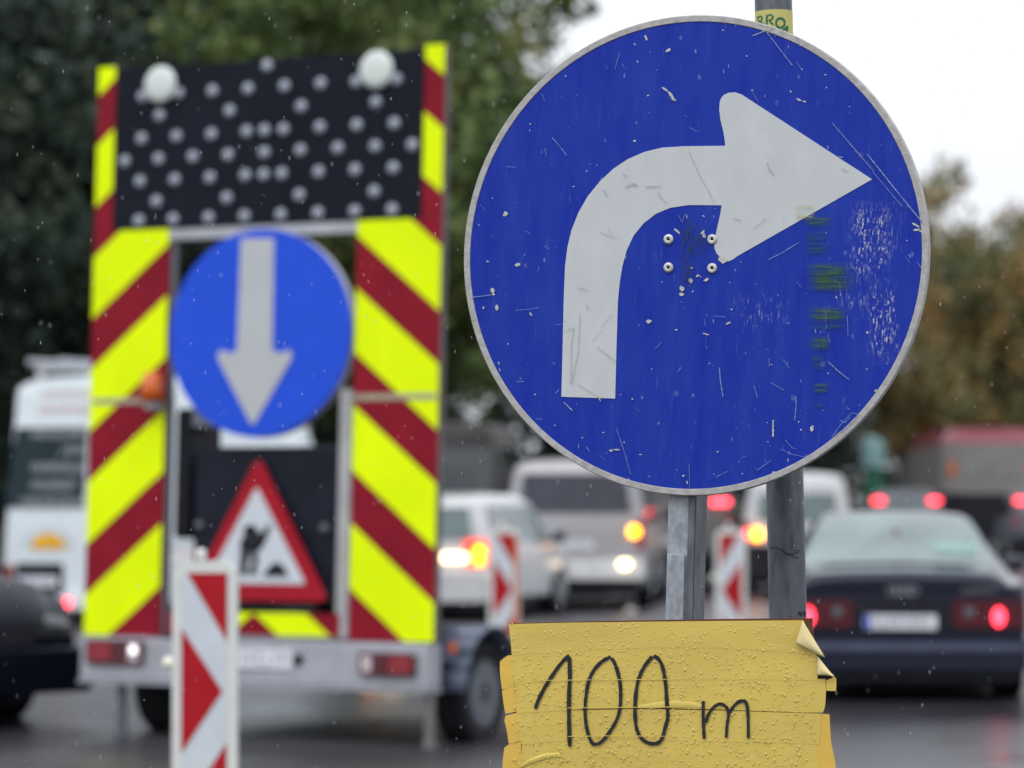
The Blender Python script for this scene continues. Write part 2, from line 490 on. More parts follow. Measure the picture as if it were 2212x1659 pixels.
class Vehicle:
    """stations: (y, z_top, half_top, z_belt, half_belt, z_sill, half_sill); y=0 is the rear, +y the nose"""
    def __init__(s, name, st, paint, lean=0.0, crown=0.03, mw=None, label=None, cat='car', group=None, nobody=False):
        s.st, s.lean = st, lean
        s.root = empty(name, mw)
        tag(s.root, label, cat, group)
        mb = MB(); rings = []
        for i, (y, zt, wt, zb, wb, zs, ws) in enumerate(st):
            half = [(0, zt+crown), (wt*.55, zt+crown*.75), (wt*.86, zt+crown*.2), (wt*.97, zt-.035), (wt, zt-.07),
                    (wb+(wt-wb)*.45, zb+(zt-.07-zb)*.45), (wb, zb), (wb+.015, zb-.10*(zb-zs)/.6), (wb+.02, zb*.5+zs*.5), (ws, zs+.05), (ws-.06, zs), (0, zs)]
            full = half + [(-x, z) for x, z in half[-2:0:-1]]
            ring = []
            for x, z in full:
                yy = y
                if i <= 1 and lean: yy = y + max(0, z-zb)*lean*(1 if i == 0 else 0.8)
                ring.append(mb.b.verts.new((x, yy, z)))
            rings.append(ring)
        n = len(rings[0])
        for k in range(len(rings)-1):
            for i in range(n): mb.b.faces.new([rings[k][i], rings[k][(i+1)%n], rings[k+1][(i+1)%n], rings[k+1][i]])
        for r in (rings[0], rings[-1]):
            # quad strip across the end
            h = n//2
            for i in range(h):
                a, b = r[i], r[i+1]; c, d = r[-(i+1)] if i+1 < n else r[0], r[-i] if i else r[0]
                q = []
                for v in (a, b, c, d):
                    if v not in q: q.append(v)
                if len(q) > 2:
                    try: mb.b.faces.new(q)
                    except ValueError: pass
        s.body = mb.build('body', paint, s.root, smooth=True, auto=True)
        u = MB(); L = st[-1][0]; hw = st[2][6]-.14; zs_ = st[2][5]
        u.box(-hw, hw, .22, L-.5, zs_-.12, zs_+.02); u.box(-hw*.5, hw*.5, .3, L-.7, zs_-.15, zs_-.121)
        u.build('underbody', M_BLACK, s.root)
    def interp(s, y):
        st = s.st
        y = max(st[0][0], min(st[-1][0], y))
        for a, b in zip(st, st[1:]):
            if a[0] <= y <= b[0]:
                t = (y-a[0])/(b[0]-a[0]) if b[0] > a[0] else 0
                return [a[i]+(b[i]-a[i])*t for i in range(7)]
    def side(s, y, t, side, off=0.012):
        q = s.interp(y); zt, wt, zb, wb = q[1], q[2], q[3], q[4]
        x = wb + (wt-wb)*t; z = zb + (zt-.07-zb)*t
        return (side*(x+off), y, z)
    def side_window(s, y0, y1, y0t, y1t, t0=.06, t1=.9, m=None, name='side_window', sides=(-1, 1)):
        for sd in sides:
            mb = MB(); N = 5; A = []
            for i in range(N+1):
                for j in (0, 1):
                    ya = (y0 + (y1-y0)*i/N) if j == 0 else (y0t + (y1t-y0t)*i/N)
                    A.append(mb.b.verts.new(s.side(ya, t0 if j == 0 else t1, sd)))
            for i in range(N): mb.b.faces.new([A[2*i], A[2*i+1], A[2*i+3], A[2*i+2]])
            mb.build(name, m or M_GLASS, s.root, smooth=True)
    def top_window(s, yb, yt, wb_, wt_, name, m, drop=0.0, parent=None):
        """rear window / windscreen lying on the sloping top between yb (low end) and yt (high end)"""
        mb = MB(); N = 4; rows = []
        for i in range(N+1):
            t = i/N; y = yb+(yt-yb)*t; hw = wb_+(wt_-wb_)*t; q = s.interp(y)
            rows.append([mb.b.verts.new((x*hw, y, q[1]+.018 + 0.03*(1-x*x))) for x in (-1, -.6, 0, .6, 1)])
        for i in range(N):
            for j in range(4): mb.b.faces.new([rows[i][j], rows[i][j+1], rows[i+1][j+1], rows[i+1][j]])
        return mb.build(name, m, s.root, smooth=True)
    def rear_y(s, z):
        q = s.st[0]; return q[0] + max(0, z-q[3])*s.lean
    def rear_patch(s, name, pts, m, y=-0.012, th=0.02, parent=None, bevel=0.0):
        """outline (x, z) on the rear face following its lean"""
        mb = MB()
        mb.slab(pts, 0, th)
        for v in mb.b.verts: v.co.y += s.rear_y(v.co.z) + y
        return mb.build(name, m, parent or s.root, bevel=bevel)
    def wheels(s, ys, r=.31, w=.2, x=None):
        for y in ys:
            q = s.interp(y); hx = (x or q[6]) + 0.01
            for sd in (-1, 1):
                a = MB(); a.lathe([(r+.06, 0.0), (r+.06, 0.014)], (sd*(hx+.0) - (0.014 if sd < 0 else 0) + 0*sd, y, r+.02), 'X', 28)
                a.build('wheel_arch', M_BLACK, s.root)
                wd = MB(); wd.lathe([(0.03, .055), (.05, .06), (r*.22, .045), (r*.62, .03), (r*.68, .05), (r*.70, .05)] , (0, 0, 0), 'X', 24)
                for k in range(5):
                    t = 2*math.pi*k/5
                    wd.tube((.055, 0, 0), (.045, math.cos(t)*r*.62, math.sin(t)*r*.62), .035, .028, n=6)
                wh = wd.build('wheel', M_RIM, s.root, smooth=True, auto=True)
                wh.matrix_local = Matrix.Translation((sd*(hx-.02), y, r)) @ (Matrix.Identity(4) if sd > 0 else Matrix.Rotation(math.pi, 4, 'Z'))
                ty = MB(); ty.lathe([(r*.68, .045), (r*.74, .058), (r*.94, .055), (r, .03), (r, -w+.06), (r*.92, -w+.03), (r*.6, -w+.03)], (0, 0, 0), 'X', 32)
                ty.build('tyre', M_TYRE, wh, smooth=True, auto=True)
    def plate(s, x, z, w=.52, h=.11, y=-.03, seed=1):
        b = MB(); b.slab(rbox(x-w/2, x+w/2, z-h/2, z+h/2, .01, 2), s.rear_y(z)+y, s.rear_y(z)+y+.012)
        p = b.build('number_plate', M_PLATE, s.root)
        c = MB(); c.box(x-w/2+.004, x-w/2+.045, s.rear_y(z)+y-.002, s.rear_y(z)+y-.0005, z-h/2+.004, z+h/2-.004)
        c.build('country_band', M_PLATEB, p)
        g = MB(); glyph_row(g, x-w/2+.07, x+w/2-.03, z-h*.3, z+h*.3, s.rear_y(z)+y-.001, random.Random(seed), gap=.45)
        g.build('plate_characters', M_BLACK, p)
    def mirror(s, y, z, m, sides=(-1, 1)):
        q = s.interp(y)
        for sd in sides:
            b = MB(); b.lathe([(0.01, -.05), (.07, -.04), (.085, 0), (.075, .05), (.01, .07)], (sd*(q[4]+.14), y, z), 'Y', 14, sx=1.2, sz=.85)
            b.tube((sd*(q[4]-.02), y+.02, z-.06), (sd*(q[4]+.1), y, z-.02), .025, .02, n=8)
            b.build('door_mirror', m, s.root, smooth=True)
    def seam(s, y, z0=None, z1=None, m=None, sides=(-1, 1)):
        for sd in sides:
            q = s.interp(y); b = MB()
            pts = [(q[6]+.004, q[5]+.12), (q[4]+.024, (q[3]+q[5])/2), (q[4]+.02, q[3]-.08), (q[4]+.006, q[3])]
            for (xa, za), (xb, zb) in zip(pts, pts[1:]):
                b.poly([(sd*xa, y-.004, za), (sd*xa, y+.004, za), (sd*xb, y+.004, zb), (sd*xb, y-.004, zb)])
            b.build('door_gap', M_BLACK, s.root)

def place(px, d, yaw):
    """origin on the ground at depth d on the sight line px, heading yaw degrees right of straight away"""
    return Matrix.Translation(((px-1106)/7000.0*d, d, 0)) @ Matrix.Rotation(R(-yaw), 4, 'Z')

# ---------------- dark blue sedan, right
ST_SEDAN = [(0, .92, .70, .88, .80, .34, .80), (.05, .975, .74, .90, .86, .28, .85), (.75, 1.00, .72, .93, .885, .24, .87), (.86, 1.02, .71, .93, .885, .24, .87),
            (1.42, 1.36, .60, .93, .89, .22, .87), (1.65, 1.42, .60, .93, .89, .22, .87), (2.5, 1.43, .60, .93, .89, .22, .87), (2.95, 1.37, .60, .93, .89, .22, .87),
            (3.6, 1.0, .70, .92, .88, .22, .87), (3.75, .97, .72, .90, .88, .22, .87), (4.55, .85, .70, .76, .84, .24, .84), (4.75, .68, .62, .62, .76, .28, .78), (4.8, .6, .58, .55, .72, .32, .74)]
v = Vehicle('sedan_car', ST_SEDAN, M_NAVY, mw=place(1949, 23.3, 4.5) @ Matrix.Diagonal((1, 1, .935, 1)), label='dark navy blue sedan with its brake lights on, right of the poles', cat='car')
v.top_window(.80, 1.50, .74, .56, 'rear_window', M_GLASS_L)
b = MB(); b.box(.28, .58, 1.02, 1.03, 1.10, 1.17)
sk = b.build('window_sticker', mat('pale_green_sticker', (.42, .62, .56), .5), v.root); sk.matrix_local = Matrix.Translation((0, -.02, .035))
b = MB(); b.lathe([(0.03, 0), (.03, .01)], (0, 1.22, 1.28), 'Y', 16); b.build('high_brake_lamp', M_REDL, v.root)
v.side_window(1.45, 2.15, 1.68, 2.12); v.side_window(2.22, 3.3, 2.19, 2.85)
v.rear_patch('lamp_panel', rbox(-.82, .82, .56, .79, .03), M_BLACK, y=-.012)
for sd in (-1, 1):
    v.rear_patch('tail_lamp', rbox(min(sd*.36, sd*.86), max(sd*.36, sd*.86), .57, .78, .03), M_REDD, y=-.03)
    b = MB(); b.lathe([(.055, 0), (.05, -.012)], (sd*.68, -.032, .655), 'Y', 18, sx=.75, sz=1.25); b.build('brake_lamp', M_LIT_RED, v.root)
    b = MB(); b.lathe([(.04, 0), (.035, -.01)], (sd*.47, -.032, .69), 'Y', 16); b.build('reversing_lamp_or_glint', M_GREYP, v.root)
v.plate(-.02, .615, y=-.05, seed=5)
b = MB()
b.slab([(-.88, .24), (.88, .24), (.89, .50), (-.89, .50)], -.10, .10)
b.build('bumper', M_NAVY, v.root, bevel=.04)
b = MB(); b.box(-.86, .86, -.112, -.098, .40, .46); b.build('bumper_strip', mat('bumper_trim', (.07, .08, .13), .25, coat=.5), v.root)
b = MB(); b.slab([(-.8, .16), (.8, .16), (.84, .24), (-.84, .24)], -.04, .3); b.build('rear_valance', M_BLACK, v.root)
b = MB()
for k in range(4): annulus(b, -.075+.05*k, .855, .026, .033, -.012-.001*k, 20)
b.build('badge', M_CHROME, v.root)
b = MB(); glyph_row(b, .42, .66, .84, .87, -.012, random.Random(2), gap=.5); b.build('boot_lettering', M_CHROME, v.root)
v.wheels((1.0, 3.75), .32)
for sd, in ((-1,), (1,)):
    b = MB(); b.tube((sd*.45, -.06, .2), (sd*.45, .25, .2), .03, n=10); b.build('exhaust_pipe', M_BLACK, v.root)
v.mirror(3.15, 1.0, M_NAVY, sides=(1,)); v.seam(2.18); v.seam(3.3)

# ---------------- dark oncoming car, lower left
vd = Vehicle('dark_car', ST_SEDAN, M_DARKP, mw=Matrix.Translation((-6.75, 23.9, 0)) @ Matrix.Rotation(R(225), 4, 'Z') @ Matrix.Diagonal((1, 1, 1.05, 1)),
             label='very dark car nose cut off by the lower left edge of the picture', cat='car')
vd.top_window(3.6, 2.98, .72, .56, 'windscreen', M_GLASS); vd.top_window(.80, 1.50, .74, .56, 'rear_window', M_GLASS)
vd.side_window(1.45, 2.15, 1.68, 2.12); vd.side_window(2.22, 3.3, 2.19, 2.85)
for sd in (-1, 1):
    b = MB(); b.lathe([(.10, 0), (.09, .03), (.02, .05)], (sd*.58, 4.74, .60), 'Y', 20, sx=1.5, sz=.75); b.build('headlight', M_GLASS, vd.root, smooth=True)
b = MB(); b.slab([(-.84, .2), (.84, .2), (.82, .48), (-.82, .48)], 4.66, 4.90); b.build('bumper', M_DARKP, vd.root, bevel=.05)
b = MB(); b.box(-.42, .42, 4.78, 4.815, .50, .62); b.build('grille', M_BLACK, vd.root)
vd.wheels((1.0, 3.85), .32); vd.mirror(3.2, .98, M_DARKP); vd.seam(2.18); vd.seam(3.35)

# ---------------- big white van, left
def van_st(L, H, W, nose=.95, sill=.35, tw=0):
    hw = W/2
    return [(0, H-.12, hw*(.80+tw), 1.1, hw*.95, sill+.06, hw*.95), (.07, H-.03, hw*(.84+tw), 1.1, hw, sill, hw*.99), (.6, H, hw*(.86+tw*.6), 1.1, hw, sill, hw*.99),
            (L-2.4, H, hw*.86, 1.1, hw, sill, hw*.99), (L-1.75, H-.16, hw*.83, 1.1, hw, sill, hw*.99), (L-.85, nose+.22, hw*.86, nose+.1, hw, sill, hw*.99),
            (L-.12, nose, hw*.8, nose-.08, hw*.93, sill, hw*.93), (L, nose-.2, hw*.7, nose-.28, hw*.82, sill+.05, hw*.85)]
VW = place(182, 37, 20)
vv = Vehicle('delivery_van', van_st(5.9, 2.82, 2.08, 1.15, sill=.24, tw=.085), M_WHITEV, lean=.10, crown=.09, mw=VW,
             label='white high-roof delivery van with lettered rear windows and an orange half-sun emblem', cat='van')
M_VGLASS = mat('van_glass', (.012, .026, .032), .3, var=.15, coat=.1)
fr = Frame(182, 1000, 37, 20)
def vrow(xa, xb, pya, pyb, name, m, seed, y, parent=None, asp=.5):
    x0, za = fr.loc(xa, pyb); x1, zb_ = fr.loc(xb, pya)
    g = MB(); glyph_row(g, x0, x1, za, zb_, 0, random.Random(seed), gap=.25, aspect=asp, t=.004)
    for q in g.b.verts: q.co.y += vv.rear_y(q.co.z) + y
    return g.build(name, m, parent or vv.root)
for nm, xa, xb in (('l', 8, 180), ('r', 198, 366)):
    x0, z0 = fr.loc(xa, 1097); x1, z1 = fr.loc(xb, 922)
    k = .10
    pts = [(x0, z0), (x1, z0), (x1-(k if nm == 'r' else 0), z1), (x0+(k if nm == 'l' else 0), z1)]
    vv.rear_patch('rear_window', pts, M_VGLASS, y=-.015, bevel=.006)
M_LET = mat('window_lettering', (.52, .55, .58), .5)
M_LETR = mat('pale_red_lettering', (.62, .40, .38), .5)
vrow(62, 182, 930, 945, 'window_lettering', M_LET, 1, -.026)
vrow(130, 184, 964, 980, 'window_lettering', M_LET, 2, -.026)
vrow(66, 184, 1001, 1019, 'window_lettering', M_LET, 3, -.026)
vrow(66, 165, 1038, 1057, 'window_lettering', M_LET, 4, -.026)
vrow(45, 184, 1076, 1092, 'window_lettering', M_LET, 6, -.026)
for s_ in range(5): vrow(212, 330-(s_*17) % 60, 930+36*s_, 945+36*s_, 'window_lettering', M_LET, 11+s_, -.026)
vrow(80, 300, 840, 857, 'roof_lettering', M_LETR, 7, -.01)
vrow(72, 290, 874, 893, 'roof_lettering', M_LETR, 8, -.01)
sx, sz = fr.loc(105, 1185)
b = MB(); b.slab([(sx+.22*math.cos(R(a)), sz+.17*math.sin(R(a))) for a in range(0, 181, 12)], -.014, .004)
for q in b.b.verts: q.co.y += vv.rear_y(q.co.z)
b.build('sun_emblem', mat('orange_emblem', (.72, .38, .01), .5), vv.root)
b = MB()
for a in range(12, 175, 15):
    ca, sa = math.cos(R(a)), math.sin(R(a))
    b.slab([(sx+.25*ca-.012*sa, sz+.20*sa+.012*ca), (sx+.32*ca-.012*sa, sz+.26*sa+.012*ca), (sx+.32*ca+.012*sa, sz+.26*sa-.012*ca), (sx+.25*ca+.012*sa, sz+.20*sa-.012*ca)], -.012, .004)
for q in b.b.verts: q.co.y += vv.rear_y(q.co.z)
b.build('sun_rays', mat('emblem_rays', (.45, .45, .5), .5), vv.root)
x0, z0 = fr.loc(34, 1285); x1, z1 = fr.loc(138, 1217)
vv.rear_patch('plate_recess', rbox(x0, x1, z0, z1, .03), M_BLACK, y=-.008)
vv.plate((x0+x1)/2-.02, z0+.16, y=-.03, seed=9)
b = MB(); b.box(-.006, .006, -.004, .02, .45, 2.6)
for q in b.b.verts: q.co.y += vv.rear_y(q.co.z)
b.build('door_seam', M_BLACK, vv.root)
vv.rear_patch('bumper', rbox(-1.0, 1.0, .20, .36, .05), M_WHITEV, y=-.10, th=.14)
for sd in (-1, 1):
    vv.rear_patch('tail_lamp', rbox(min(sd*.90, sd*.995), max(sd*.90, sd*.995), .42, .70, .03), M_REDL, y=-.03, th=.05)
b = MB(); b.lathe([(.045, 0), (.035, -.02)], (fr.loc(155, 1328)[0], -.115, .28), 'Y', 14); b.build('fog_lamp', M_LIT_RED, vv.root)
vv.wheels((1.1, 4.9), .36, .24)
vv.side_window(4.1, 5.0, 4.1, 4.5, .1, .62)
b = MB()
glyph_row(b, 0, 1.5, 1.62, 1.78, 0, random.Random(4), gap=.3)
g = b.build('side_lettering', M_REDL, vv.root); g.matrix_local = Matrix.Translation((.965, .6, 0)) @ Matrix.Rotation(math.pi/2, 4, 'Z')
# ladder on the roof
lad = empty('roof_ladder', VW @ Matrix.Translation((0, 0, 2.90)))
M_ALU = mat('aluminium', (.50, .51, .54), .4, metal=.5, var=.1)
b = MB()
for x in (-.66, -.26): b.box(x-.02, x+.02, -.1, 3.9, .10, .17)
b.build('rail', M_ALU, lad)
b = MB()
for k in range(13): b.tube((-.66, .1+.3*k, .135), (-.26, .1+.3*k, .135), .015, n=8)
b.build('rungs', M_ALU, lad)
tag(lad, 'white ladder lying on the roof of the lettered white van', 'ladder')
rack = MB()
for y in (.5, 2.0, 3.5):
    rack.box(-.88, .88, y-.03, y+.03, .03, .095); rack.box(-.86, -.80, y-.03, y+.03, -.12, .03); rack.box(.80, .86, y-.03, y+.03, -.12, .03)
rk = rack.build('roof_rack', M_ALU, vv.root); rk.matrix_local = Matrix.Translation((0, 0, 2.90))

# ---------------- small white hatchback with lit lamps, left of the sign post
ST_HATCH = [(0, 1.40, .58, .92, .76, .36, .76), (.06, 1.46, .62, .92, .80, .28, .79), (.5, 1.50, .64, .92, .80, .22, .79), (1.9, 1.50, .64, .92, .80, .22, .79),
            (2.3, 1.44, .63, .92, .80, .22, .79), (2.95, 1.0, .70, .92, .80, .22, .79), (3.4, .90, .68, .82, .78, .24, .78), (3.65, .72, .6, .64, .7, .30, .72)]
vh = Vehicle('hatchback_car', ST_HATCH, M_WHITEP, lean=.14, mw=place(918, 39, 17.5),
             label='small white hatchback with lit rear lamps, just right of the warning trailer', cat='car')
vh.rear_patch('rear_window', [(-.60, .98), (.60, .98), (.53, 1.36), (-.53, 1.36)], M_GLASS_L, y=-.02)
vh.side_window(.25, .95, .38, .95); vh.side_window(1.02, 2.62, 1.02, 2.15, m=M_GLASS_L)
for sd in (-1, 1):
    vh.rear_patch('tail_lamp', rbox(min(sd*.50, sd*.79), max(sd*.50, sd*.79), .66, .97, .05), M_GLOW_RED if sd > 0 else M_REDL, y=-.03, th=.05)
    b = MB(); b.lathe([(.07, 0), (.06, -.015)], (sd*.70, -.035, .83), 'Y', 16); b.build('indicator_lamp', M_LIT_AMB, vh.root)
b = MB(); b.lathe([(.055, 0), (.05, -.015)], (.70, -.035, .72), 'Y', 16); b.build('indicator_lamp', M_LIT_AMB, vh.root)
b = MB(); b.slab(rbox(.20, .56, .71, .80, .03), -.04, 0); b.build('reversing_lamp_or_glint', M_LIT_WARM, vh.root)
b = MB(); b.slab(rbox(-.60, -.30, .70, .80, .03), -.04, 0); b.build('reversing_lamp_or_glint', M_LIT_WARM, vh.root)
b = MB(); b.slab([(-.79, .22), (.79, .22), (.80, .60), (-.80, .60)], -.12, .1); b.build('bumper', M_WHITEP, vh.root, bevel=.05)
b = MB(); b.box(-.7, .7, -.06, .3, .14, .22); b.build('rear_valance', M_BLACK, vh.root)
vh.plate(0, .52, y=-.14, seed=3); vh.wheels((.62, 2.95), .29); vh.mirror(2.5, .98, M_BLACK); vh.seam(.98); vh.seam(2.2)
b = MB(); b.box(-.07, .07, .055, .075, 1.40, 1.43); b.build('high_brake_lamp', M_REDL, vh.root)

# ---------------- silver van
vs_ = Vehicle('passenger_van', van_st(4.8, 1.96, 1.90, 1.05, .30), M_SILVER, lean=.14, crown=.04, mw=place(1240, 43, 6),
              label='silver passenger van with a wide dark rear window and a glowing amber tail lamp', cat='van')
vs_.rear_patch('rear_window', [(-.76, 1.28), (.76, 1.28), (.68, 1.80), (-.68, 1.80)], mat('tinted_glass', (.045, .045, .06), .3, spec=.15, coat=.15), y=-.02)
for sd in (-1, 1):
    vs_.rear_patch('tail_lamp', rbox(min(sd*.84, sd*.945), max(sd*.84, sd*.945), .80, 1.20, .03), M_REDL, y=-.03, th=.06)
b = MB(); b.lathe([(.075, 0), (.065, -.015)], (.80, -.04, 1.03), 'Y', 16); b.build('indicator_lamp', M_LIT_AMB, vs_.root)
vs_.rear_patch('bumper', rbox(-.93, .93, .40, .66, .06), mat('white_bumper', (.62, .62, .62), .35), y=-.12, th=.2)
b = MB(); b.lathe([(.07, 0), (.06, -.02)], (.68, -.14, .60), 'Y', 16, sx=1.2, sz=.8); b.build('reversing_lamp_or_glint', M_LIT_WARM, vs_.root)
b = MB(); b.box(-.85, .85, -.04, .5, .2, .38); b.build('rear_valance', M_BLACK, vs_.root)
vs_.plate(0, .85, y=-.03, seed=8); vs_.wheels((.95, 3.85), .33); vs_.side_window(.4, 1.5, .4, 1.5, .05, .8); vs_.side_window(1.6, 2.8, 1.6, 2.8, .05, .8)
vs_.mirror(3.6, 1.25, M_BLACK)

# ---------------- taupe van behind
vt = Vehicle('cargo_van', van_st(5.2, 2.35, 1.95, 1.1, .32), M_TAUPE, lean=.06, crown=.04, mw=place(1452, 52, 4),
             label='grey-brown cargo van behind the silver van, seen between the two posts', cat='van')
vt.rear_patch('rear_window', rbox(-.75, .75, 1.5, 2.0, .05), M_GLASS, y=-.02)
for sd in (-1, 1):
    vt.rear_patch('tail_lamp', rbox(min(sd*.86, sd*.96), max(sd*.86, sd*.96), .85, 1.22, .03), M_REDL, y=-.03, th=.06)
b = MB(); b.slab(rbox(.62, .92, 1.37, 1.46, .03), -.05, .04); b.build('brake_lamp', M_LIT_PINK, vt.root)
vt.rear_patch('bumper', rbox(-.95, .95, .32, .62, .05), M_BLACK, y=-.1, th=.2)
vt.plate(0, .80, y=-.03, seed=18); vt.wheels((1, 4.2), .34)

# ---------------- dark van in the shade, left
vk = Vehicle('minibus', van_st(5.4, 2.62, 2.0, 1.15, .34), mat('dark_brown_paint', (.05, .045, .045), .45), lean=.05, crown=.05, mw=place(945, 50, 6),
             label='dark minibus under the trees behind the small white hatchback', cat='van')
vk.rear_patch('rear_window', rbox(-.85, .85, 1.35, 2.25, .08), M_GLASS, y=-.02)
for sd in (-1, 1): vk.rear_patch('tail_lamp', rbox(min(sd*.88, sd*.98), max(sd*.88, sd*.98), .8, 1.3, .03), M_REDD, y=-.03, th=.06)
vk.rear_patch('bumper', rbox(-.96, .96, .36, .62, .05), M_BLACK, y=-.1, th=.2)
vk.side_window(.4, 1.9, .4, 1.9, .1, .8); vk.side_window(2.0, 3.6, 2.0, 3.4, .1, .8); vk.wheels((1.1, 4.4), .34); vk.plate(0, .85, seed=31)

# ---------------- white small van behind the round pole
vw_ = Vehicle('compact_van', [(0, 1.74, .66, .98, .82, .32, .82), (.07, 1.80, .70, .98, .86, .26, .85), (.5, 1.83, .72, .98, .86, .24, .85), (2.2, 1.83, .72, .98, .86, .24, .85),
              (2.6, 1.74, .70, .98, .86, .24, .85), (3.3, 1.12, .76, .98, .86, .24, .85), (3.95, .95, .72, .86, .82, .26, .82), (4.1, .7, .64, .62, .74, .3, .76)],
              M_WHITEP, lean=.12, crown=.05, mw=place(1722, 50, 5), label='white compact van with an amber indicator lit, mostly behind the round steel pole', cat='van')
vw_.rear_patch('rear_window', rbox(-.60, .60, 1.12, 1.55, .08), M_GLASS_L, y=-.02)
for sd in (-1, 1): vw_.rear_patch('tail_lamp', rbox(min(sd*.72, sd*.84), max(sd*.72, sd*.84), .78, 1.12, .03), M_REDL, y=-.03, th=.06)
b = MB(); b.lathe([(.09, 0), (.08, -.015)], (-.62, -.05, .92), 'Y', 16); b.build('indicator_lamp', M_LIT_AMB, vw_.root)
b = MB(); b.lathe([(.06, 0), (.05, -.015)], (-.77, -.05, .92), 'Y', 16); b.build('brake_lamp', M_LIT_RED, vw_.root)
vw_.rear_patch('bumper', rbox(-.84, .84, .24, .76, .05), M_BLACK, y=-.12, th=.2)
vw_.plate(0, .84, y=-.03, seed=28); vw_.wheels((.8, 3.3), .31); vw_.side_window(.3, 1.3, .4, 1.3, .05, .85); vw_.side_window(1.4, 2.9, 1.4, 2.35, .05, .85)
vw_.mirror(2.9, 1.1, M_BLACK)

# ---------------- grey estate cars further on with brake lights
def far_car(px, d, yaw, lx, paint, lab, lit, cat='car'):
    c = Vehicle('estate_car', [(0, 1.55, .62, 1.0, .82, .34, .82), (.07, 1.62, .66, 1.0, .87, .26, .86), (.5, 1.66, .68, 1.0, .87, .24, .86), (2.4, 1.66, .68, 1.0, .87, .24, .86),
                (3.2, 1.1, .76, 1.0, .87, .24, .86), (4.2, .92, .72, .84, .84, .26, .84), (4.5, .7, .62, .6, .76, .3, .76)], paint, lean=.2, mw=place(px, d, yaw), label=lab, cat=cat,
                group='far cars queueing under brake lights')
    c.rear_patch('rear_window', rbox(-.64, .64, 1.06, 1.42, .06), M_GLASS_L, y=-.02)
    for x in lx:
        b = MB(); b.slab(rbox(x-.13, x+.13, 1.38, 1.48, .04), -.03, .10); b.build('brake_lamp', M_LIT_PINK, c.root)
    for sd in (-1, 1): c.rear_patch('tail_lamp', rbox(min(sd*.70, sd*.84), max(sd*.70, sd*.84), .80, 1.05, .03), M_REDL, y=-.03, th=.06)
    c.rear_patch('bumper', rbox(-.84, .84, .26, .60, .05), M_BLACK, y=-.1, th=.2)
    c.plate(0, .8, seed=int(px)); c.wheels((.8, 3.6), .32); c.mirror(2.9, 1.1, M_BLACK); c.side_window(.4, 1.5, .5, 1.5); c.side_window(1.6, 2.9, 1.6, 2.3)
    return c
far_car(1958, 74, 3, (-.64, .64), M_GREYP, 'grey estate car with two pink-red brake lights above the roof of the navy sedan', True)
far_car(2262, 78, 3, (-.64,), M_GREYP, 'grey estate car at the right edge with one red brake light showing', True)

# ---------------- tram, right edge
tr = empty('tram', place(2142, 84, 2.0)); tag(tr, 'beige tram with a red roof band standing at the right edge', 'tram')
M_CREAM = mat('tram_beige', (.21, .195, .185), .4, var=.08, coat=.3); M_TRED = mat('tram_red', (.18, .03, .045), .35, var=.1, coat=.4)
M_TRAMG = mat('tram_window', (.20, .195, .19), .25, var=.2, coat=.2)
b = MB()
def tram_ring(z0, z1, hw, y0=0, y1=14, r=.45):
    pts = [(-hw, y0+r), (-hw+.12, y0+.18), (-hw+.4, y0+.03), (0, y0-.04), (hw-.4, y0+.03), (hw-.12, y0+.18), (hw, y0+r), (hw, y1), (-hw, y1)]
    return [(x, y, z0) for x, y in pts], [(x, y, z1) for x, y in pts]
def prism(b, lo, hi):
    A = [b.b.verts.new(p) for p in lo]; B = [b.b.verts.new(p) for p in hi]; n = len(A)
    b.b.faces.new(A[::-1]); b.b.faces.new(B)
    for i in range(n): b.b.faces.new([A[i], A[(i+1)%n], B[(i+1)%n], B[i]])
prism(b, *tram_ring(1.62, 2.93, 1.24)); b.build('body', M_CREAM, tr)
b = MB(); prism(b, *tram_ring(.35, 1.62, 1.25)); b.build('lower_skirt', M_BLACK, tr)
b = MB(); lo, hi = tram_ring(2.93, 3.30, 1.26); hi = [(x*.82, y if y > 5 else y+.35, z) for x, y, z in hi]; prism(b, lo, hi); b.build('roof', M_TRED, tr)
b = MB(); lo, hi = tram_ring(2.0, 2.8, 1.12, y0=-.035, y1=.4); prism(b, lo, hi); b.build('rear_window', M_TRAMG, tr)
for sd in (-1, 1):
    b = MB(); b.lathe([(.10, 0), (.08, -.03)], (sd*1.0, .10, 2.25), 'Y', 16, sz=2.2); b.build('marker_lamp', M_ORANGE_L, tr)
for y in (2.0, 4.0, 10.0, 12):
    for sd in (-1, 1):
        b = MB(); b.lathe([(.33, -.06), (.33, .06)], (sd*.75, y, .33), 'X', 20); b.build('wheel', M_TYRE, tr)
# green post with pale top under the trees
gp = empty('green_pillar', place(1886, 76, 0)); tag(gp, 'green pillar with a pale turquoise top standing under the dark trees left of the tram', 'pillar')
b = MB(); b.lathe([(.30, 0), (.30, .2), (.22, .22), (.22, 2.1), (.26, 2.14)], (0, 0, 0), 'Z', 24); b.build('shaft', mat('pillar_green', (.02, .10, .06), .4), gp, smooth=True, auto=True)
b = MB(); b.lathe([(.22, 2.14), (.27, 2.2), (.27, 2.75), (.18, 2.88), (.02, 2.92)], (0, 0, 0), 'Z', 24); b.build('cap', mat('pillar_cap', (.15, .25, .25), .5), gp, smooth=True, auto=True)

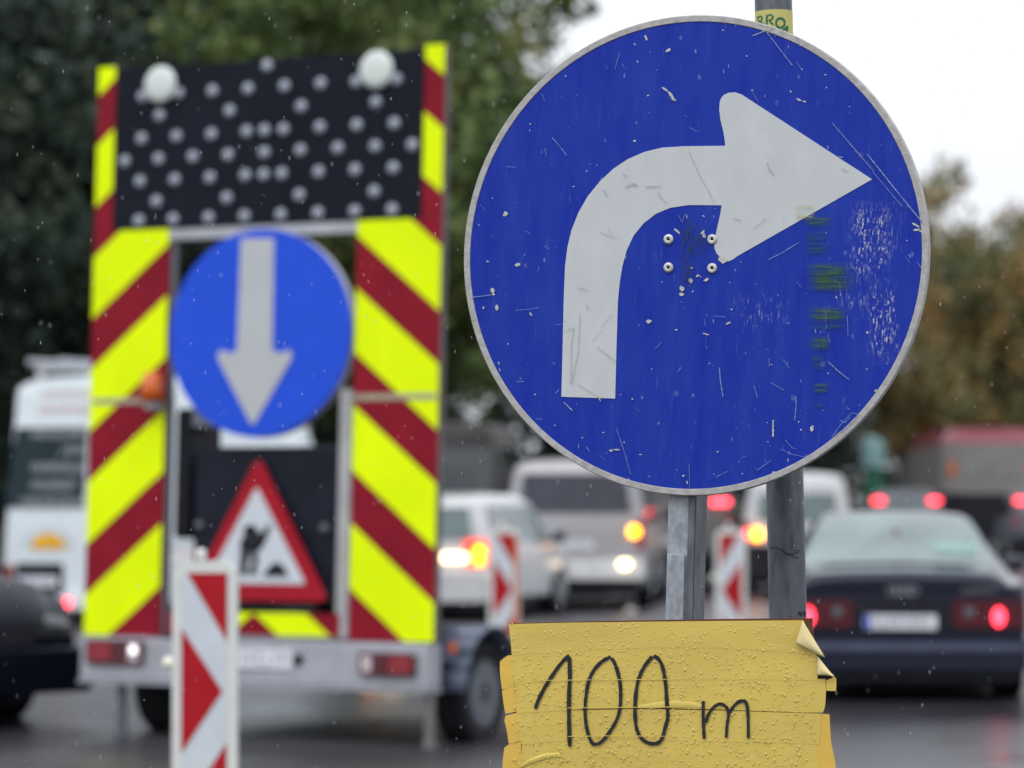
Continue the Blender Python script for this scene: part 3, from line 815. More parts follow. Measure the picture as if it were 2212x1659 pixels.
# ================================================================== STRIPED BEACONS
M_BWHITE = mat('beacon_white_plastic', (.60, .61, .59), .45, var=.06, scale=8)
M_BFACE = mat('beacon_white_sheeting', (.52, .56, .60), .4, var=.05, scale=10)
M_BRED = mat('beacon_red_sheeting', (.36, .012, .02), .4, var=.08, scale=10)
M_FOOT = mat('recycled_foot', (.22, .23, .05), .8, var=.25, scale=5)
M_OREFL = mat('orange_reflector', (.60, .16, .05), .3, coat=.4)
def beacon(mw, label, mirrored=False, orange=False):
    """delineator board 0.28 m wide; local z up from the ground"""
    t = empty('delineator_beacon', mw)
    b = MB(); b.slab([(.14-.068*(1-math.cos(R(a))), 1.185-.068*(1-math.sin(R(a)))) for a in range(0, 91, 10)]+[(-.14+.068*(1-math.cos(R(a))), 1.185-.068*(1-math.sin(R(a)))) for a in range(90, -1, -10)]+[(-.14, .16), (.14, .16)], 0, .055); b.build('casing', M_BWHITE, t, bevel=.012)
    f = MB()
    # sheeting panel
    x0, x1 = -.098, .098; zt, zb = 1.135, .21
    f.poly([(x0, -.003, zb), (x1, -.003, zb), (x1, -.003, zt), (x0+.02, -.003, zt), (x0, -.003, zt-.02)])
    f.build('sheeting', M_BFACE, t)
    g = MB(); S = -1 if mirrored else 1
    def tri(pts):
        pts = [(S*x, -.006, z) for x, z in pts]
        g.poly(pts)
    tri([(-.075, 1.135), (.098, 1.135), (.098, .84)])
    tri([(-.098, .895), (.080, .625), (-.098, .36)])
    tri([(.098, .405), (.098, .21), (-.03, .21)])
    tri([(-.098, .36), (-.098, .355), (-.096, .36)])
    g.build('chevrons', M_BRED, t)
    k = MB(); k.lathe([(.018, 1.18), (.022, 1.20), (.024, 1.222), (.018, 1.236), (.004, 1.24)], (-.02, .025, 0), 'Z', 16); k.build('top_knob', M_BWHITE, t, smooth=True)
    k = MB(); k.lathe([(.012, -.03), (.026, -.02), (.028, 0), (.02, .02)], (-.152, .02, .745), 'X', 16); k.build('side_knob', mat('knob_cream', (.72, .70, .58), .3), t, smooth=True)
    k = MB(); k.slab([(-.30, 0), (.30, 0), (.26, .11), (-.26, .11)], -.20, .26); k.box(-.05, .05, -.01, .06, .11, .17); k.build('foot', M_FOOT, t, bevel=.01)
    if orange:
        k = MB(); k.box(.099, .132, -.006, -.002, .25, 1.10); k.build('reflector_strip', M_OREFL, t)
    tag(t, label, 'traffic beacon', 'red and white striped beacons along the lane')
    return t
def stand(px, d, yaw): return place(px, d, yaw)
beacon(stand(443, 14.0, 3), 'large out-of-focus red and white beacon in front of the warning trailer')
beacon(stand(1088, 30, 6), 'red and white beacon with an orange edge strip beside the small white hatchback', orange=True)
beacon(stand(1578, 29.5, 6), 'red and white beacon between the square post and the round pole', mirrored=True)
beacon(stand(1772, 31, 4), 'red and white beacon right of the round pole, next to the navy sedan')

# ================================================================== WARNING TRAILER
T = Frame(570, 1080, 19.5, 26.0, 2.35, 0)
trl = empty('warning_trailer', T.mw)
tag(trl, 'road works warning trailer with yellow and red striped panels, lamp board and blue arrow sign', 'trailer')
M_YEL = mat('fluorescent_yellow', (.70, .87, .0), .45, var=.07, scale=3, stretch=(1, 1, .5))
M_SRED = mat('sheeting_red', (.21, .007, .018), .40, var=.16, scale=4)
M_LBOARD = mat('lamp_board_black', (.008, .010, .017), .7, var=.25, scale=2)
M_GALV = mat('galvanised_frame', (.38, .39, .42), .5, metal=.2, var=.12)
M_ALUB = mat('bumper_alu', (.33, .335, .37), .45, metal=.1, var=.1)
M_BLUE2 = mat('sign_blue_small', (.018, .075, .58), .4, var=.04)
M_GREYW = mat('arrow_greywhite', (.42, .43, .45), .45, var=.04)
def clip(poly, x0, x1, z0, z1):
    def cut(P, f, g):
        o = []
        for i in range(len(P)):
            a, b = P[i], P[(i+1) % len(P)]
            fa, fb = f(a), f(b)
            if fa >= 0: o.append(a)
            if (fa >= 0) != (fb >= 0):
                t = fa/(fa-fb); o.append((a[0]+(b[0]-a[0])*t, a[1]+(b[1]-a[1])*t))
        return o
    for f in (lambda p: p[0]-x0, lambda p: x1-p[0], lambda p: p[1]-z0, lambda p: z1-p[1]):
        poly = cut(poly, f, None)
        if not poly: return []
    return poly
XL0, XL1, XR0, XR1 = -1.262, -.715, .600, 1.168
ZB, ZM, ZT = .618, 3.118, 4.15
def striped(name, x0, x1, z0, z1, ref_x, ref_z, slope, th=.03):
    b = MB(); b.box(x0, x1, 0, th, z0, z1, 0)
    for k in range(-2, 8):
        zl = ref_z - .70*k + 1.4
        q = [(x0-1, zl+slope*(x0-1-ref_x)), (x1+1, zl+slope*(x1+1-ref_x)), (x1+1, zl+.385+slope*(x1+1-ref_x)), (x0-1, zl+.385+slope*(x0-1-ref_x))]
        c = clip(q, x0+.001, x1-.001, z0+.001, z1-.001)
        if len(c) > 2: b.poly([(x, -.003, z) for x, z in c], 1)
    o = b.build(name, [M_SRED, M_YEL], trl)
    return o
zl = T.loc(207, 690)[1]; zr = T.loc(945, 673)[1]
striped('striped_panel', XL0, XL1, ZB, ZM, XL0, zl, .83)
striped('striped_panel', XR0, XR1, ZB, ZM, XR1, zr, -.83)
striped('striped_edge', XL0, -1.135, ZM+.003, ZT, XL0, zl, .83)
striped('striped_edge', 1.035, XR1, ZM+.003, ZT, XR1, zr, -.83)
b = MB(); b.box(-1.13, 1.03, -.004, .075, ZM-.0, ZT-.02); b.build('lamp_board', M_LBOARD, trl)
M_LENS = mat('signal_lens', (.28, .30, .36), .22, var=.15, coat=.6); M_LENSB = mat('big_lamp_lens', (.56, .60, .57), .3, var=.04, coat=.6)
rows = [(1083,183),(365,360),(572,340),(768,328),(973,315),(1183,300),(1392,285),(1597,275),(1828,260),(463,470),(867,443),(1280,418),(1710,392),
 (360,603),(560,590),(762,577),(965,562),(1068,555),(1177,550),(1387,537),(1600,525),(1816,515),(263,733),(457,720),(655,708),(858,697),(1067,683),(1275,670),(1490,657),(1706,648),(1920,640),
 (350,850),(550,840),(752,828),(957,815),(1063,810),(1168,805),(1380,795),(1590,783),(1810,772),(445,965),(850,945),(1268,928),(1700,908),
 (343,1090),(541,1080),(745,1073),(952,1062),(1161,1053),(1375,1045),(1588,1032),(1803,1025)]
lens_me = None
for zx, zy in rows:
    x, z = T.loc(173.15+zx*.37463, 74.2+zy*.37463)
    x = min(x, .985); z = max(z, ZM+.055)
    if lens_me is None:
        q = MB(); q.lathe([(.038, 0), (.037, -.009), (.030, -.016), (.016, -.021), (.002, -.022)], (0, 0, 0), 'Y', 16)
        o = q.build('signal_lamp', M_LENS, trl, smooth=True); lens_me = o.data
    else: o = link('signal_lamp', lens_me, None, trl)
    o.location = (x, -.005, z)
for zx, zy in ((462, 288), (1708, 203)):
    x, z = T.loc(173.15+zx*.37463, 74.2+zy*.37463, -.03)
    q = MB(); q.lathe([(.112, 0), (.114, -.026), (.108, -.034), (.07, -.041), (.002, -.044)], (x, -.004, z), 'Y', 28)
    q.lathe([(.118, 0), (.118, -.022), (.115, -.026)], (x, -.004, z), 'Y', 28, mi=1)
    q.build('flashing_lamp', [M_LENSB, M_BLACK], trl, smooth=True)
# frame rails and posts
zj = T.loc(860, 857)[1]
b = MB(); b.box(XL1+.002, XR0-.002, .0, .05, ZM-.068, ZM-.003); b.build('top_rail', M_GALV, trl)
b = MB(); b.box(XL1+.004, XL1+.03, .02, .06, ZB, ZM-.07); b.build('frame_post', M_GREYP, trl)
b = MB(); b.box(XR0-.095, XR0-.02, .01, .06, ZB+.02, zj+.05); b.build('frame_post', mat('post_beige_grey', (.36, .36, .36), .5, var=.15, scale=4), trl)
b = MB(); b.box(XL0+.02, XL1-.0, -.006, -.0035, zj-.018, zj+.018); b.box(XR0, XR1-.01, -.006, -.0035, zj-.018, zj+.018); b.build('panel_joint', mat('joint_strip', (.33, .30, .22), .5), trl)
b = MB(); b.box(XR1+.002, XR1+.012, .005, .05, ZB, ZT); b.build('edge_profile', mat('edge_profile_grey', (.13, .12, .12), .6), trl)
# amber lamp hanging at the left panel
x, z = T.loc(346, 836); 
b = MB(); b.lathe([(.03, -.10), (.066, -.095), (.070, -.02), (.058, .06), (.03, .085), (.002, .09)], (x, -.09, z), 'Z', 20); b.build('amber_beacon', M_ORANGE_L, trl, smooth=True)
b = MB(); b.box(x-.035, x+.035, -.12, -.006, z-.14, z-.10); b.build('lamp_bracket', M_GALV, trl)
# blue arrow sign
cx, cz = T.loc(565, 720)
b = MB(); b.slab(ngon(cx, cz, .630, 72), -.030, -.012)
bs = b.build('blue_sign', M_BLUE2, trl)
b = MB(); b.lathe([(.612, .013), (.632, .013), (.632, .07), (.600, .07), (.600, .013), (.612, .013)], (cx, -.024, cz), 'Y', 72)
b.build('rim', M_GALV, bs)
arrow2 = [(527,516),(598,516),(594,755),(606,764),(618,762),(630,756),(637,768),(634,778),(558,912),(552,918),(546,912),(478,778),(476,768),(484,756),(496,762),(508,764),(518,757)]
b = MB(); b.slab([T.loc(*p) for p in arrow2], -.036, -.0305); b.build('arrow', M_GREYW, bs)
# control cabinet, triangle sign
xa, za = T.loc(402, 1330); xb, zb_ = T.loc(735, 962)
b = MB(); b.box(xa, xb-.07, .06, .55, .86, zb_); b.build('control_cabinet', mat('cabinet_black', (.009, .011, .020), .5, var=.2, coat=.05), trl, bevel=.012)
for p in ((415, 1135), (692, 1141)):
    x, z = T.loc(*p); q = MB(); q.lathe([(.03, 0), (.028, -.02), (.012, -.03)], (min(max(x, xa+.05), xb-.12), .058, z), 'Y', 14); q.build('latch', M_GREYP, trl, smooth=True)
def rtri(A, B, C, r, n=5):
    out_ = []
    P = [Vector(A), Vector(B), Vector(C)]
    for i in range(3):
        p, a, c = P[i], P[i-1], P[(i+1)%3]
        u = (a-p).normalized(); w_ = (c-p).normalized()
        s0, s1 = p+u*r, p+w_*r
        for k in range(n+1):
            t = k/n; q = s0*(1-t)**2 + p*2*t*(1-t) + s1*t*t; out_.append((q.x, q.y))
    return out_
Y3 = -.02
tA, tR = T.loc(557, 985, Y3), T.loc(708, 1300, Y3); tL = (2*tA[0]-tR[0]+.02, tR[1])
b = MB(); b.slab(rtri(tA, tL, tR, .06), Y3, Y3+.02); ts = b.build('triangle_sign', mat('triangle_red', (.32, .010, .022), .4, var=.06), trl)
iA, iR = T.loc(555, 1050, Y3), T.loc(661, 1262, Y3); iL = (2*iA[0]-iR[0]+.012, iR[1])
b = MB(); b.poly([(x, Y3-.003, z) for x, z in rtri(iA, iL, iR, .03)]); b.build('white_field', M_BFACE, ts)
def z3(x, y): return T.loc(173.15+x*.37463, 927.6+y*.37463, Y3-.006)
b = MB()
def sil(pts): b.poly([(x, Y3-.006, z) for x, z in (z3(*p) for p in pts)])
sil([(982+44*math.cos(a*.5236), 588+40*math.sin(a*.5236)) for a in range(12)])
sil([(938, 616), (918, 660), (924, 706), (1020, 716), (1036, 676), (1050, 636), (1012, 632), (978, 626)])
sil([(1000, 620), (1040, 590), (1062, 600), (1050, 660), (1020, 690)])
sil([(1022, 632), (1048, 600), (1080, 548), (1100, 560), (1080, 618), (1050, 684), (1030, 700)])
sil([(924, 709), (920, 770), (915, 840), (956, 840), (964, 780), (975, 724), (972, 712)])
sil([(978, 716), (994, 762), (980, 800), (968, 840), (1014, 840), (1018, 790), (1030, 752), (1019, 719)])
sil([(1050, 848), (1085, 800), (1110, 772), (1135, 766), (1162, 778), (1185, 810), (1205, 850)])
b.build('digging_worker_symbol', M_BLACK, ts)
# chevron board across the bottom
b = MB(); zc0, zc1 = ZB+.02, T.loc(640, 1325)[1]
b.box(XL1+.052, XR0-.067, -.002, .02, zc0, zc1, 0)
xm = T.loc(549, 1325)[0]
for s_ in (1, -1):
    pts = [(xm+s_*.0, zc1), (xm+s_*.36, zc1), (xm+s_*.53, zc0), (xm+s_*.17, zc0)]
    pts = clip(pts if s_ > 0 else pts[::-1], XL1+.054, XR0-.069, zc0, zc1)
    if len(pts) > 2: b.poly([(x, -.005, z) for x, z in pts], 1)
b.build('chevron_board', [M_SRED, M_YEL], trl)
# rear bumper bar, lamps, plate
b = MB(); b.box(-1.272, 1.150, -.02, .14, .345, .606); b.build('bumper', M_ALUB, trl, bevel=.012)
b = MB(); b.box(-1.275, 1.153, -.04, .15, .325, .345-.002); b.build('bumper_lip', M_ALUB, trl)
M_WLENS = mat('clear_lens', (.5, .42, .45), .1, coat=1.0)
def tail(xa, xb, ya, yb, flip):
    x0, z1 = T.loc(xa, ya, -.02); x1, z0 = T.loc(xb, yb, -.02)
    q = MB(); q.slab(rbox(x0, x1, z0, z1, .02), -.05, -.021); hs = q.build('tail_lamp', M_REDD, trl)
    w_ = x1-x0
    segs = [(.06, .46, M_REDL), (.50, .72, M_REDD), (.76, .94, M_WLENS)]
    for a, c, m in segs:
        if flip: a, c = 1-c, 1-a
        q = MB(); q.slab(rbox(x0+a*w_, x0+c*w_, z0+.02, z1-.02, .012), -.058, -.051); q.build('lens', m, hs)
tail(192, 312, 1380, 1436, False); tail(780, 900, 1409, 1462, True)
x, z = T.loc(289, 1404, -.05); b = MB(); b.lathe([(.025, 0), (.018, -.01)], (x, -.06, z), 'Y', 14); b.build('reversing_lamp_or_glint', mat('white_lens_glint', (.8, .8, .8), .2, emis=(1, 1, 1), estr=1.6), trl)  # glowing disc stands in for a glint on the tail lamp lens
xp, zp = T.loc(548, 1423, -.03)
b = MB(); b.box(xp-.26, xp+.26, -.034, -.022, zp-.055, zp+.055); pl = b.build('number_plate', M_PLATE, trl)
b = MB(); glyph_row(b, xp-.2, xp+.22, zp-.035, zp+.035, -.035, random.Random(6), gap=.5); b.build('plate_characters', M_GREYP, pl)
x, z = T.loc(645, 1426, -.02); b = MB(); b.lathe([(.035, 0), (.035, -.006)], (x, -.021, z), 'Y', 16); b.build('tow_hole', M_BLACK, trl)
# chassis
b = MB(); b.box(-.95, -.85, .15, 2.6, .42, .54); b.box(.85, .95, .15, 2.6, .42, .54); b.box(-.85, .85, 1.0, 1.12, .36, .48); b.box(-.85, .85, 2.5, 2.6, .42, .54)
b.tube((-.9, 2.6, .48), (0, 3.9, .48), .045, n=10); b.tube((.9, 2.6, .48), (0, 3.9, .48), .045, n=10); b.build('chassis', M_BLACK, trl)
for x in (-1.0, 1.13):
    b = MB(); b.box(x-.022, x+.022, .02, .07, .04, .345); b.lathe([(.045, .0), (.045, .035), (.02, .05)], (x, .05, 0), 'Z', 14); b.build('support_leg', M_GREYP if x < 0 else M_TAUPE, trl)
for sd in (-1, 1):
    q = MB(); r = .315
    q.lathe([(r*.2, .05), (r*.28, .055), (r*.55, .03), (r*.60, .05), (r*.66, .05)], (0, 0, 0), 'X', 24)
    wh = q.build('wheel', M_GREYP, trl, smooth=True, auto=True)
    wh.matrix_local = Matrix.Translation((sd*1.10, .72, r-.0)) @ (Matrix.Identity(4) if sd > 0 else Matrix.Rotation(math.pi, 4, 'Z'))
    q = MB(); q.lathe([(r*.64, .045), (r*.72, .06), (r*.93, .056), (r, .03), (r, -.13), (r*.93, -.15), (r*.6, -.15)], (0, 0, 0), 'X', 32); q.build('tyre', M_TYRE, wh, smooth=True, auto=True)
    q = MB(); N = 10; prev = None
    for k in range(N+1):
        a = math.pi*k/N; p = (.72 - (r+.07)*math.cos(a)*1.05, r + (r+.07)*math.sin(a)+.01)
        if prev: q.poly([(sd*.98, prev[0], prev[1]), (sd*1.22, prev[0], prev[1]), (sd*1.22, p[0], p[1]), (sd*.98, p[0], p[1])])
        prev = p
    o = q.build('mudguard', mat('mudguard_grey', (.10, .12, .17), .4, coat=.2), trl, smooth=True); o.modifiers.new('t', 'SOLIDIFY').thickness = .012
b = MB(); b.box(.97, 1.175, .155, .30, .50, .72); b.build('side_box', mat('side_box_grey', (.09, .105, .15), .4), trl, bevel=.01)
b = MB(); b.box(1.176, 1.19, .18, .26, .56, .62); b.build('side_reflector', M_ORANGE_L, trl)
# equipment on the trailer deck seen through the frame
b = MB(); b.box(-.95, .95, .6, 2.4, .545, .60); b.build('deck', M_BLACK, trl)
b = MB(); b.box(-.70, -.60, .10, .50, 1.22, 2.02); b.build('side_cover', M_BLACK, trl, bevel=.03)
b = MB(); b.box(-.60, -.50, .12, .30, 1.90, 2.10); b.build('battery_housing', mat('housing_grey', (.26, .28, .31), .5), trl, bevel=.02)

# ================================================================== THE ROUND POLE
pa = CAMV + ray(1670.5, 0)*(6.95/ray(1670.5, 0).y); pb = CAMV + ray(1698.5, 1180)*(6.95/ray(1698.5, 1180).y)
dz = (pa-pb).normalized(); base = pb - dz*(pb.z/dz.z)
zax = dz; yax = Vector((0, 1, 0)); xax = yax.cross(zax).normalized(); yax = zax.cross(xax).normalized()
PM = Matrix.Translation(base) @ Matrix((xax, yax, zax)).transposed().to_4x4()
PR = .0402
pole = empty('steel_pole', PM); tag(pole, 'dark round steel pole behind the big blue sign, yellow sticker near its top', 'pole')
def steel(name, c1, c2, stretch, scale, rough, bands=True):
    m = bpy.data.materials.new(name); m.use_nodes = True; t = m.node_tree; bs_ = t.nodes['Principled BSDF']
    tc = t.nodes.new('ShaderNodeTexCoord'); mp = t.nodes.new('ShaderNodeMapping'); mp.inputs['Scale'].default_value = stretch
    t.links.new(tc.outputs['Object'], mp.inputs[0])
    n1 = t.nodes.new('ShaderNodeTexNoise'); n1.inputs['Scale'].default_value = scale; n1.inputs['Detail'].default_value = 8; n1.inputs['Roughness'].default_value = .65
    t.links.new(mp.outputs[0], n1.inputs['Vector'])
    n3 = t.nodes.new('ShaderNodeTexVoronoi'); n3.inputs['Scale'].default_value = scale*3
    t.links.new(mp.outputs[0], n3.inputs['Vector'])
    ad = t.nodes.new('ShaderNodeMath'); ad.operation = 'MULTIPLY_ADD'; ad.inputs[1].default_value = .22
    t.links.new(n3.outputs['Distance'], ad.inputs[0]); t.links.new(n1.outputs[0], ad.inputs[2])
    cr = t.nodes.new('ShaderNodeValToRGB'); cr.color_ramp.elements[0].position = .38; cr.color_ramp.elements[0].color = (*c1, 1)
    cr.color_ramp.elements[1].position = .75; cr.color_ramp.elements[1].color = (*c2, 1)
    t.links.new(ad.outputs[0], cr.inputs[0]); t.links.new(cr.outputs[0], bs_.inputs['Base Color'])
    bs_.inputs['Roughness'].default_value = rough; bs_.inputs['Metallic'].default_value = .25
    n2 = t.nodes.new('ShaderNodeTexNoise'); n2.inputs['Scale'].default_value = 220; t.links.new(mp.outputs[0], n2.inputs['Vector'])
    bp = t.nodes.new('ShaderNodeBump'); bp.inputs['Strength'].default_value = .25; bp.inputs['Distance'].default_value = .002
    t.links.new(n2.outputs[0], bp.inputs['Height']); t.links.new(bp.outputs[0], bs_.inputs['Normal'])
    return m
M_POLE = steel('pole_steel', (.045, .05, .062), (.13, .14, .16), (1, 1, .25), 22, .5)
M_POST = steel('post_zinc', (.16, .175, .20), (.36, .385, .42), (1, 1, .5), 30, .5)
M_POST_SHADE = steel('post_zinc_shaded', (.06, .062, .072), (.14, .15, .165), (1, 1, .3), 26, .55)  # darker copy of the zinc, shade of the side face put into its colour
b = MB(); b.tube((0, 0, -.3), (0, 0, 3.4), PR, n=64); b.build('shaft', M_POLE, pole, smooth=True, auto=True)
PI_ = PM.inverted()
def cyl(px, py, off=.0006):
    """point of the pole's surface on a measured sight line"""
    r = PI_.to_3x3() @ ray(px, py); c = PI_ @ CAMV
    a_ = r.x**2+r.y**2; b_ = 2*(c.x*r.x+c.y*r.y); cc = c.x**2+c.y**2-(PR+off)**2
    D_ = b_*b_-4*a_*cc
    if D_ < 0: D_ = 0
    t = (-b_-math.sqrt(D_))/(2*a_); return tuple(c+r*t)
zs0, zs1 = cyl(1690, 82)[2], cyl(1670, 20)[2]
b = MB(); n = 40; A = []
for i in range(n+1):
    a = R(-175+170*i/n)
    A.append((b.b.verts.new(((PR+.0008)*math.cos(a), (PR+.0008)*math.sin(a), zs0)), b.b.verts.new(((PR+.0008)*math.cos(a), (PR+.0008)*math.sin(a), zs1))))
for i in range(n): b.b.faces.new([A[i][0], A[i+1][0], A[i+1][1], A[i][1]])
st_ = b.build('sticker', mat('sticker_yellow', (.50, .46, .16), .5, var=.15, scale=15), pole, smooth=True)
b = MB(); S7 = lambda x, y: cyl(1546+x*.11183, y*.11183, .0016)
b.ribbon([(985, 480), (988, 380), (990, 285)], 42, S7, .05)
b.ribbon([(1010, 290), (1070, 288), (1110, 320), (1090, 370), (1020, 398)], 36, S7, .05)
b.ribbon([(1045, 415), (1075, 440), (1115, 478)], 42, S7, .05)
b.ribbon([(1250+84*math.cos(R(a)), 442+92*math.sin(R(a))) for a in range(0, 360, 20)]+[(1334, 442)], 42, S7, .05)
b.ribbon([(800, 370), (825, 325), (865, 310), (893, 335), (888, 385), (860, 415), (825, 405), (812, 380)], 30, S7, .05)
b.ribbon([(850, 430), (900, 445), (945, 470)], 26, S7, .05)
b.ribbon([(1395, 505), (1350, 550), (1290, 590)], 46, S7, .1); b.ribbon([(1390, 510), (1385, 560), (1370, 610)], 40, S7, .1)
b.build('green_lettering', mat('lettering_green', (.012, .13, .075), .5), st_)
b = MB(); G = lambda x, y: cyl((2300+x/3.4567)*.6184, (1700+y/3.4567)*.6184, .0008)
for ln, w_ in (([(1690,1560),(1700,1510),(1725,1560),(1735,1500)], 8), ([(1755,1565),(1760,1505),(1778,1515),(1765,1540),(1778,1565)], 8), ([(1340,740),(1400,735),(1480,760),(1540,800),(1600,820),(1640,850),(1700,865)], 9),
             ([(1640,770),(1700,770),(1690,800),(1640,800)], 8), ([(1530,815),(1600,830),(1650,805)], 7), ([(1570,1568),(1600,1570)], 9)):
    b.ribbon(ln, w_, G, .3)
b.build('scrawl', mat('scrawl_black', (.012, .012, .016), .6), pole)

# ================================================================== THE BIG BLUE SIGN
S = Frame(1506.5, 550, 6.5, 18.6, 0, 1.6)
sign = empty('road_sign', S.mw); tag(sign, 'large round blue sign with a white arrow curving right, on a square zinc post', 'road sign')
SCX, SCZ = S.loc(1492.5, 550.5); SR = .4840
def blue_mat():
    m = bpy.data.materials.new('sign_blue'); m.use_nodes = True; t = m.node_tree; p = t.nodes['Principled BSDF']
    tc = t.nodes.new('ShaderNodeTexCoord')
    def noise(scale, st, det=6, ro=.6):
        mp = t.nodes.new('ShaderNodeMapping'); mp.inputs['Scale'].default_value = st; t.links.new(tc.outputs['Object'], mp.inputs[0])
        n = t.nodes.new('ShaderNodeTexNoise'); n.inputs['Scale'].default_value = scale; n.inputs['Detail'].default_value = det; n.inputs['Roughness'].default_value = ro
        t.links.new(mp.outputs[0], n.inputs['Vector']); return n
    def ramp(src, a, b_, ca=(0, 0, 0), cb=(1, 1, 1)):
        c = t.nodes.new('ShaderNodeValToRGB'); c.color_ramp.elements[0].position = a; c.color_ramp.elements[1].position = b_
        c.color_ramp.elements[0].color = (*ca, 1); c.color_ramp.elements[1].color = (*cb, 1); t.links.new(src, c.inputs[0]); return c
    n1 = noise(7, (3.0, 1, .6), 7, .7)
    base = ramp(n1.outputs[0], .36, .66, (.009, .025, .290), (.016, .042, .318))
    # faint pale wear specks
    n2 = noise(190, (1, 1, 1), 3, .5); sp = ramp(n2.outputs[0], .735, .76)
    n2b = noise(9, (1, 1, 1), 3); gate = ramp(n2b.outputs[0], .48, .62)
    mu = t.nodes.new('ShaderNodeMath'); mu.operation = 'MULTIPLY'; t.links.new(sp.outputs[0], mu.inputs[0]); t.links.new(gate.outputs[0], mu.inputs[1])
    mx = t.nodes.new('ShaderNodeMix'); mx.data_type = 'RGBA'; mx.inputs['B'].default_value = (.33, .37, .48, 1)
    t.links.new(mu.outputs[0], mx.inputs['Factor']); t.links.new(base.outputs[0], mx.inputs['A'])
    # rubbed vertical haze
    n3 = noise(30, (3.2, 1, .35), 5, .7); v3 = ramp(n3.outputs[0], .60, .86)
    m3 = t.nodes.new('ShaderNodeMix'); m3.data_type = 'RGBA'; m3.inputs['B'].default_value = (.07, .10, .36, 1)
    t.links.new(v3.outputs[0], m3.inputs['Factor']); t.links.new(mx.outputs['Result'], m3.inputs['A'])
    t.links.new(m3.outputs['Result'], p.inputs['Base Color'])
    p.inputs['Specular IOR Level'].default_value = .10
    p.inputs['Roughness'].default_value = .42
    return m
M_BLUE = blue_mat()
M_SWHITE = mat('sign_white', (.47, .49, .50), .5, var=.045, scale=14, spec=.15, stretch=(1.5, 1, .7))
M_RIMW = mat('sign_rim', (.365, .352, .345), .5, var=.16, scale=60, bump=.2, bscale=120)
b = MB(); b.slab(ngon(SCX, SCZ, SR-.0134, 160), 0, .004); b.build('blue_face', M_BLUE, sign)
# rolled rim
b = MB(); b.lathe([(SR-.0136, .004), (SR-.0134, -.0012), (SR-.0125, -.0020), (SR-.0016, -.0020), (SR, -.0004), (SR+.0005, .014), (SR-.004, .017), (SR-.008, .014), (SR-.0136, .004)], (SCX, 0, SCZ), 'Y', 180)
b.build('rim', M_RIMW, sign, smooth=True, auto=True)
outer = [(1213,857),(1215.5,760),(1218,650),(1221,575),(1226,535),(1235,497),(1250,459),(1270,424),(1297,391),(1326,364),(1358,343),(1393,328),(1430,319),(1480,316),(1567,315),
 (1566,304),(1563,285),(1557,261),(1554,238),(1555,221),(1558,212),(1564,205),(1574,200.5),(1588,199.6),(1602,204),(1884,387.5),(1592,554),(1584,560),(1575,564.5),(1566,563),(1556,556),(1548,547),(1543.5,536),(1543,526),(1545,515),(1549,494),(1555,468),(1559.5,443.5),
 (1488,443),(1448,449),(1417,462),(1391,482),(1369,509),(1354,541),(1345,574),(1339,610),(1335,650),(1332,750),(1329,861)]
b = MB(); b.slab([S.loc(*p) for p in outer], -.0012, .0005); b.build('white_arrow', M_SWHITE, sign)
# rivets
M_RIV = mat('rivet_zinc', (.50, .49, .47), .4, metal=.3, var=.2, scale=90)
for p in ((1444.5, 517), (1539, 517), (1444.5, 578), (1539, 579.5)):
    x, z = S.loc(*p)
    q = MB(); q.lathe([(.0105, 0), (.0105, -.001), (.0098, -.0032), (.0078, -.0046), (.0052, -.0050), (.0034, -.0040), (.0028, -.0022)], (x, -.001, z), 'Y', 28)
    q.lathe([(.0028, -.0022), (.0001, -.0021)], (x, -.001, z), 'Y', 28, mi=1)
    q.build('rivet', [M_RIV, M_BLACK], sign, smooth=True)
# post, bracket
x0, zt_ = S.loc(1446, 1068, .03); x1, _ = S.loc(1500, 1068, .03)
zlow = S.loc(1440, 1335, .03)[1]
x0 -= .001; PW = .0555
b = MB(); b.box(x0, x0+PW, .026, .116, -.3, SCZ+.40); b.build('square_post', M_POST, sign, bevel=.002)
b = MB(); b.box(x0+PW-.0125, x0+PW+.001, .0235, .025, -.3, SCZ+.35); b.box(x0+PW+.0008, x0+PW+.0022, .030, .113, -.3, SCZ+.35); b.build('post_shaded_side', M_POST_SHADE, sign)  # dark skin paints the shade on the right side of the post
_, zstrap = S.loc(1465, 1198, .02)
b = MB(); b.box(x0+.004, x0+.040, .0140, .0230, -.2, zstrap); b.build('strap', M_POST, sign, bevel=.0008)
for zz in (SCZ+.03, SCZ-.03):
    b = MB(); b.box(SCX-.12, SCX+.12, .0215, .0235, zz-.018, zz+.018); b.build('mounting_rail', M_POST, sign)
# chips and scratches in the sheeting
rnd = random.Random(3)
Z1 = lambda x, y: (989.4+x*.4752, y*.4752)
Z2 = lambda x, y: (989.4+x*.4752, 525.6+y*.4752)
M_CHIP = mat('bare_metal_chip', (.44, .43, .40), .5, var=.15, scale=200)
M_SCR = mat('pale_scratch', (.15, .20, .42), .5, var=.2, scale=100)
M_DSCR = mat('dark_scratch', (.35, .36, .35), .6, var=.2, scale=100)
def in_disc(px, py, lim=.972):
    x, z = S.loc(px, py); return math.hypot(x-SCX, z-SCZ) < SR*lim
def on_arrow(px, py):
    n_ = len(outer); c = False
    for i in range(n_):
        x1_, y1_ = outer[i]; x2_, y2_ = outer[(i+1) % n_]
        if (y1_ > py) != (y2_ > py) and px < (x2_-x1_)*(py-y1_)/(y2_-y1_)+x1_: c = not c
    return c
LAY = [0]
def sy():
    LAY[0] += 1; return -.0016-.000012*LAY[0]
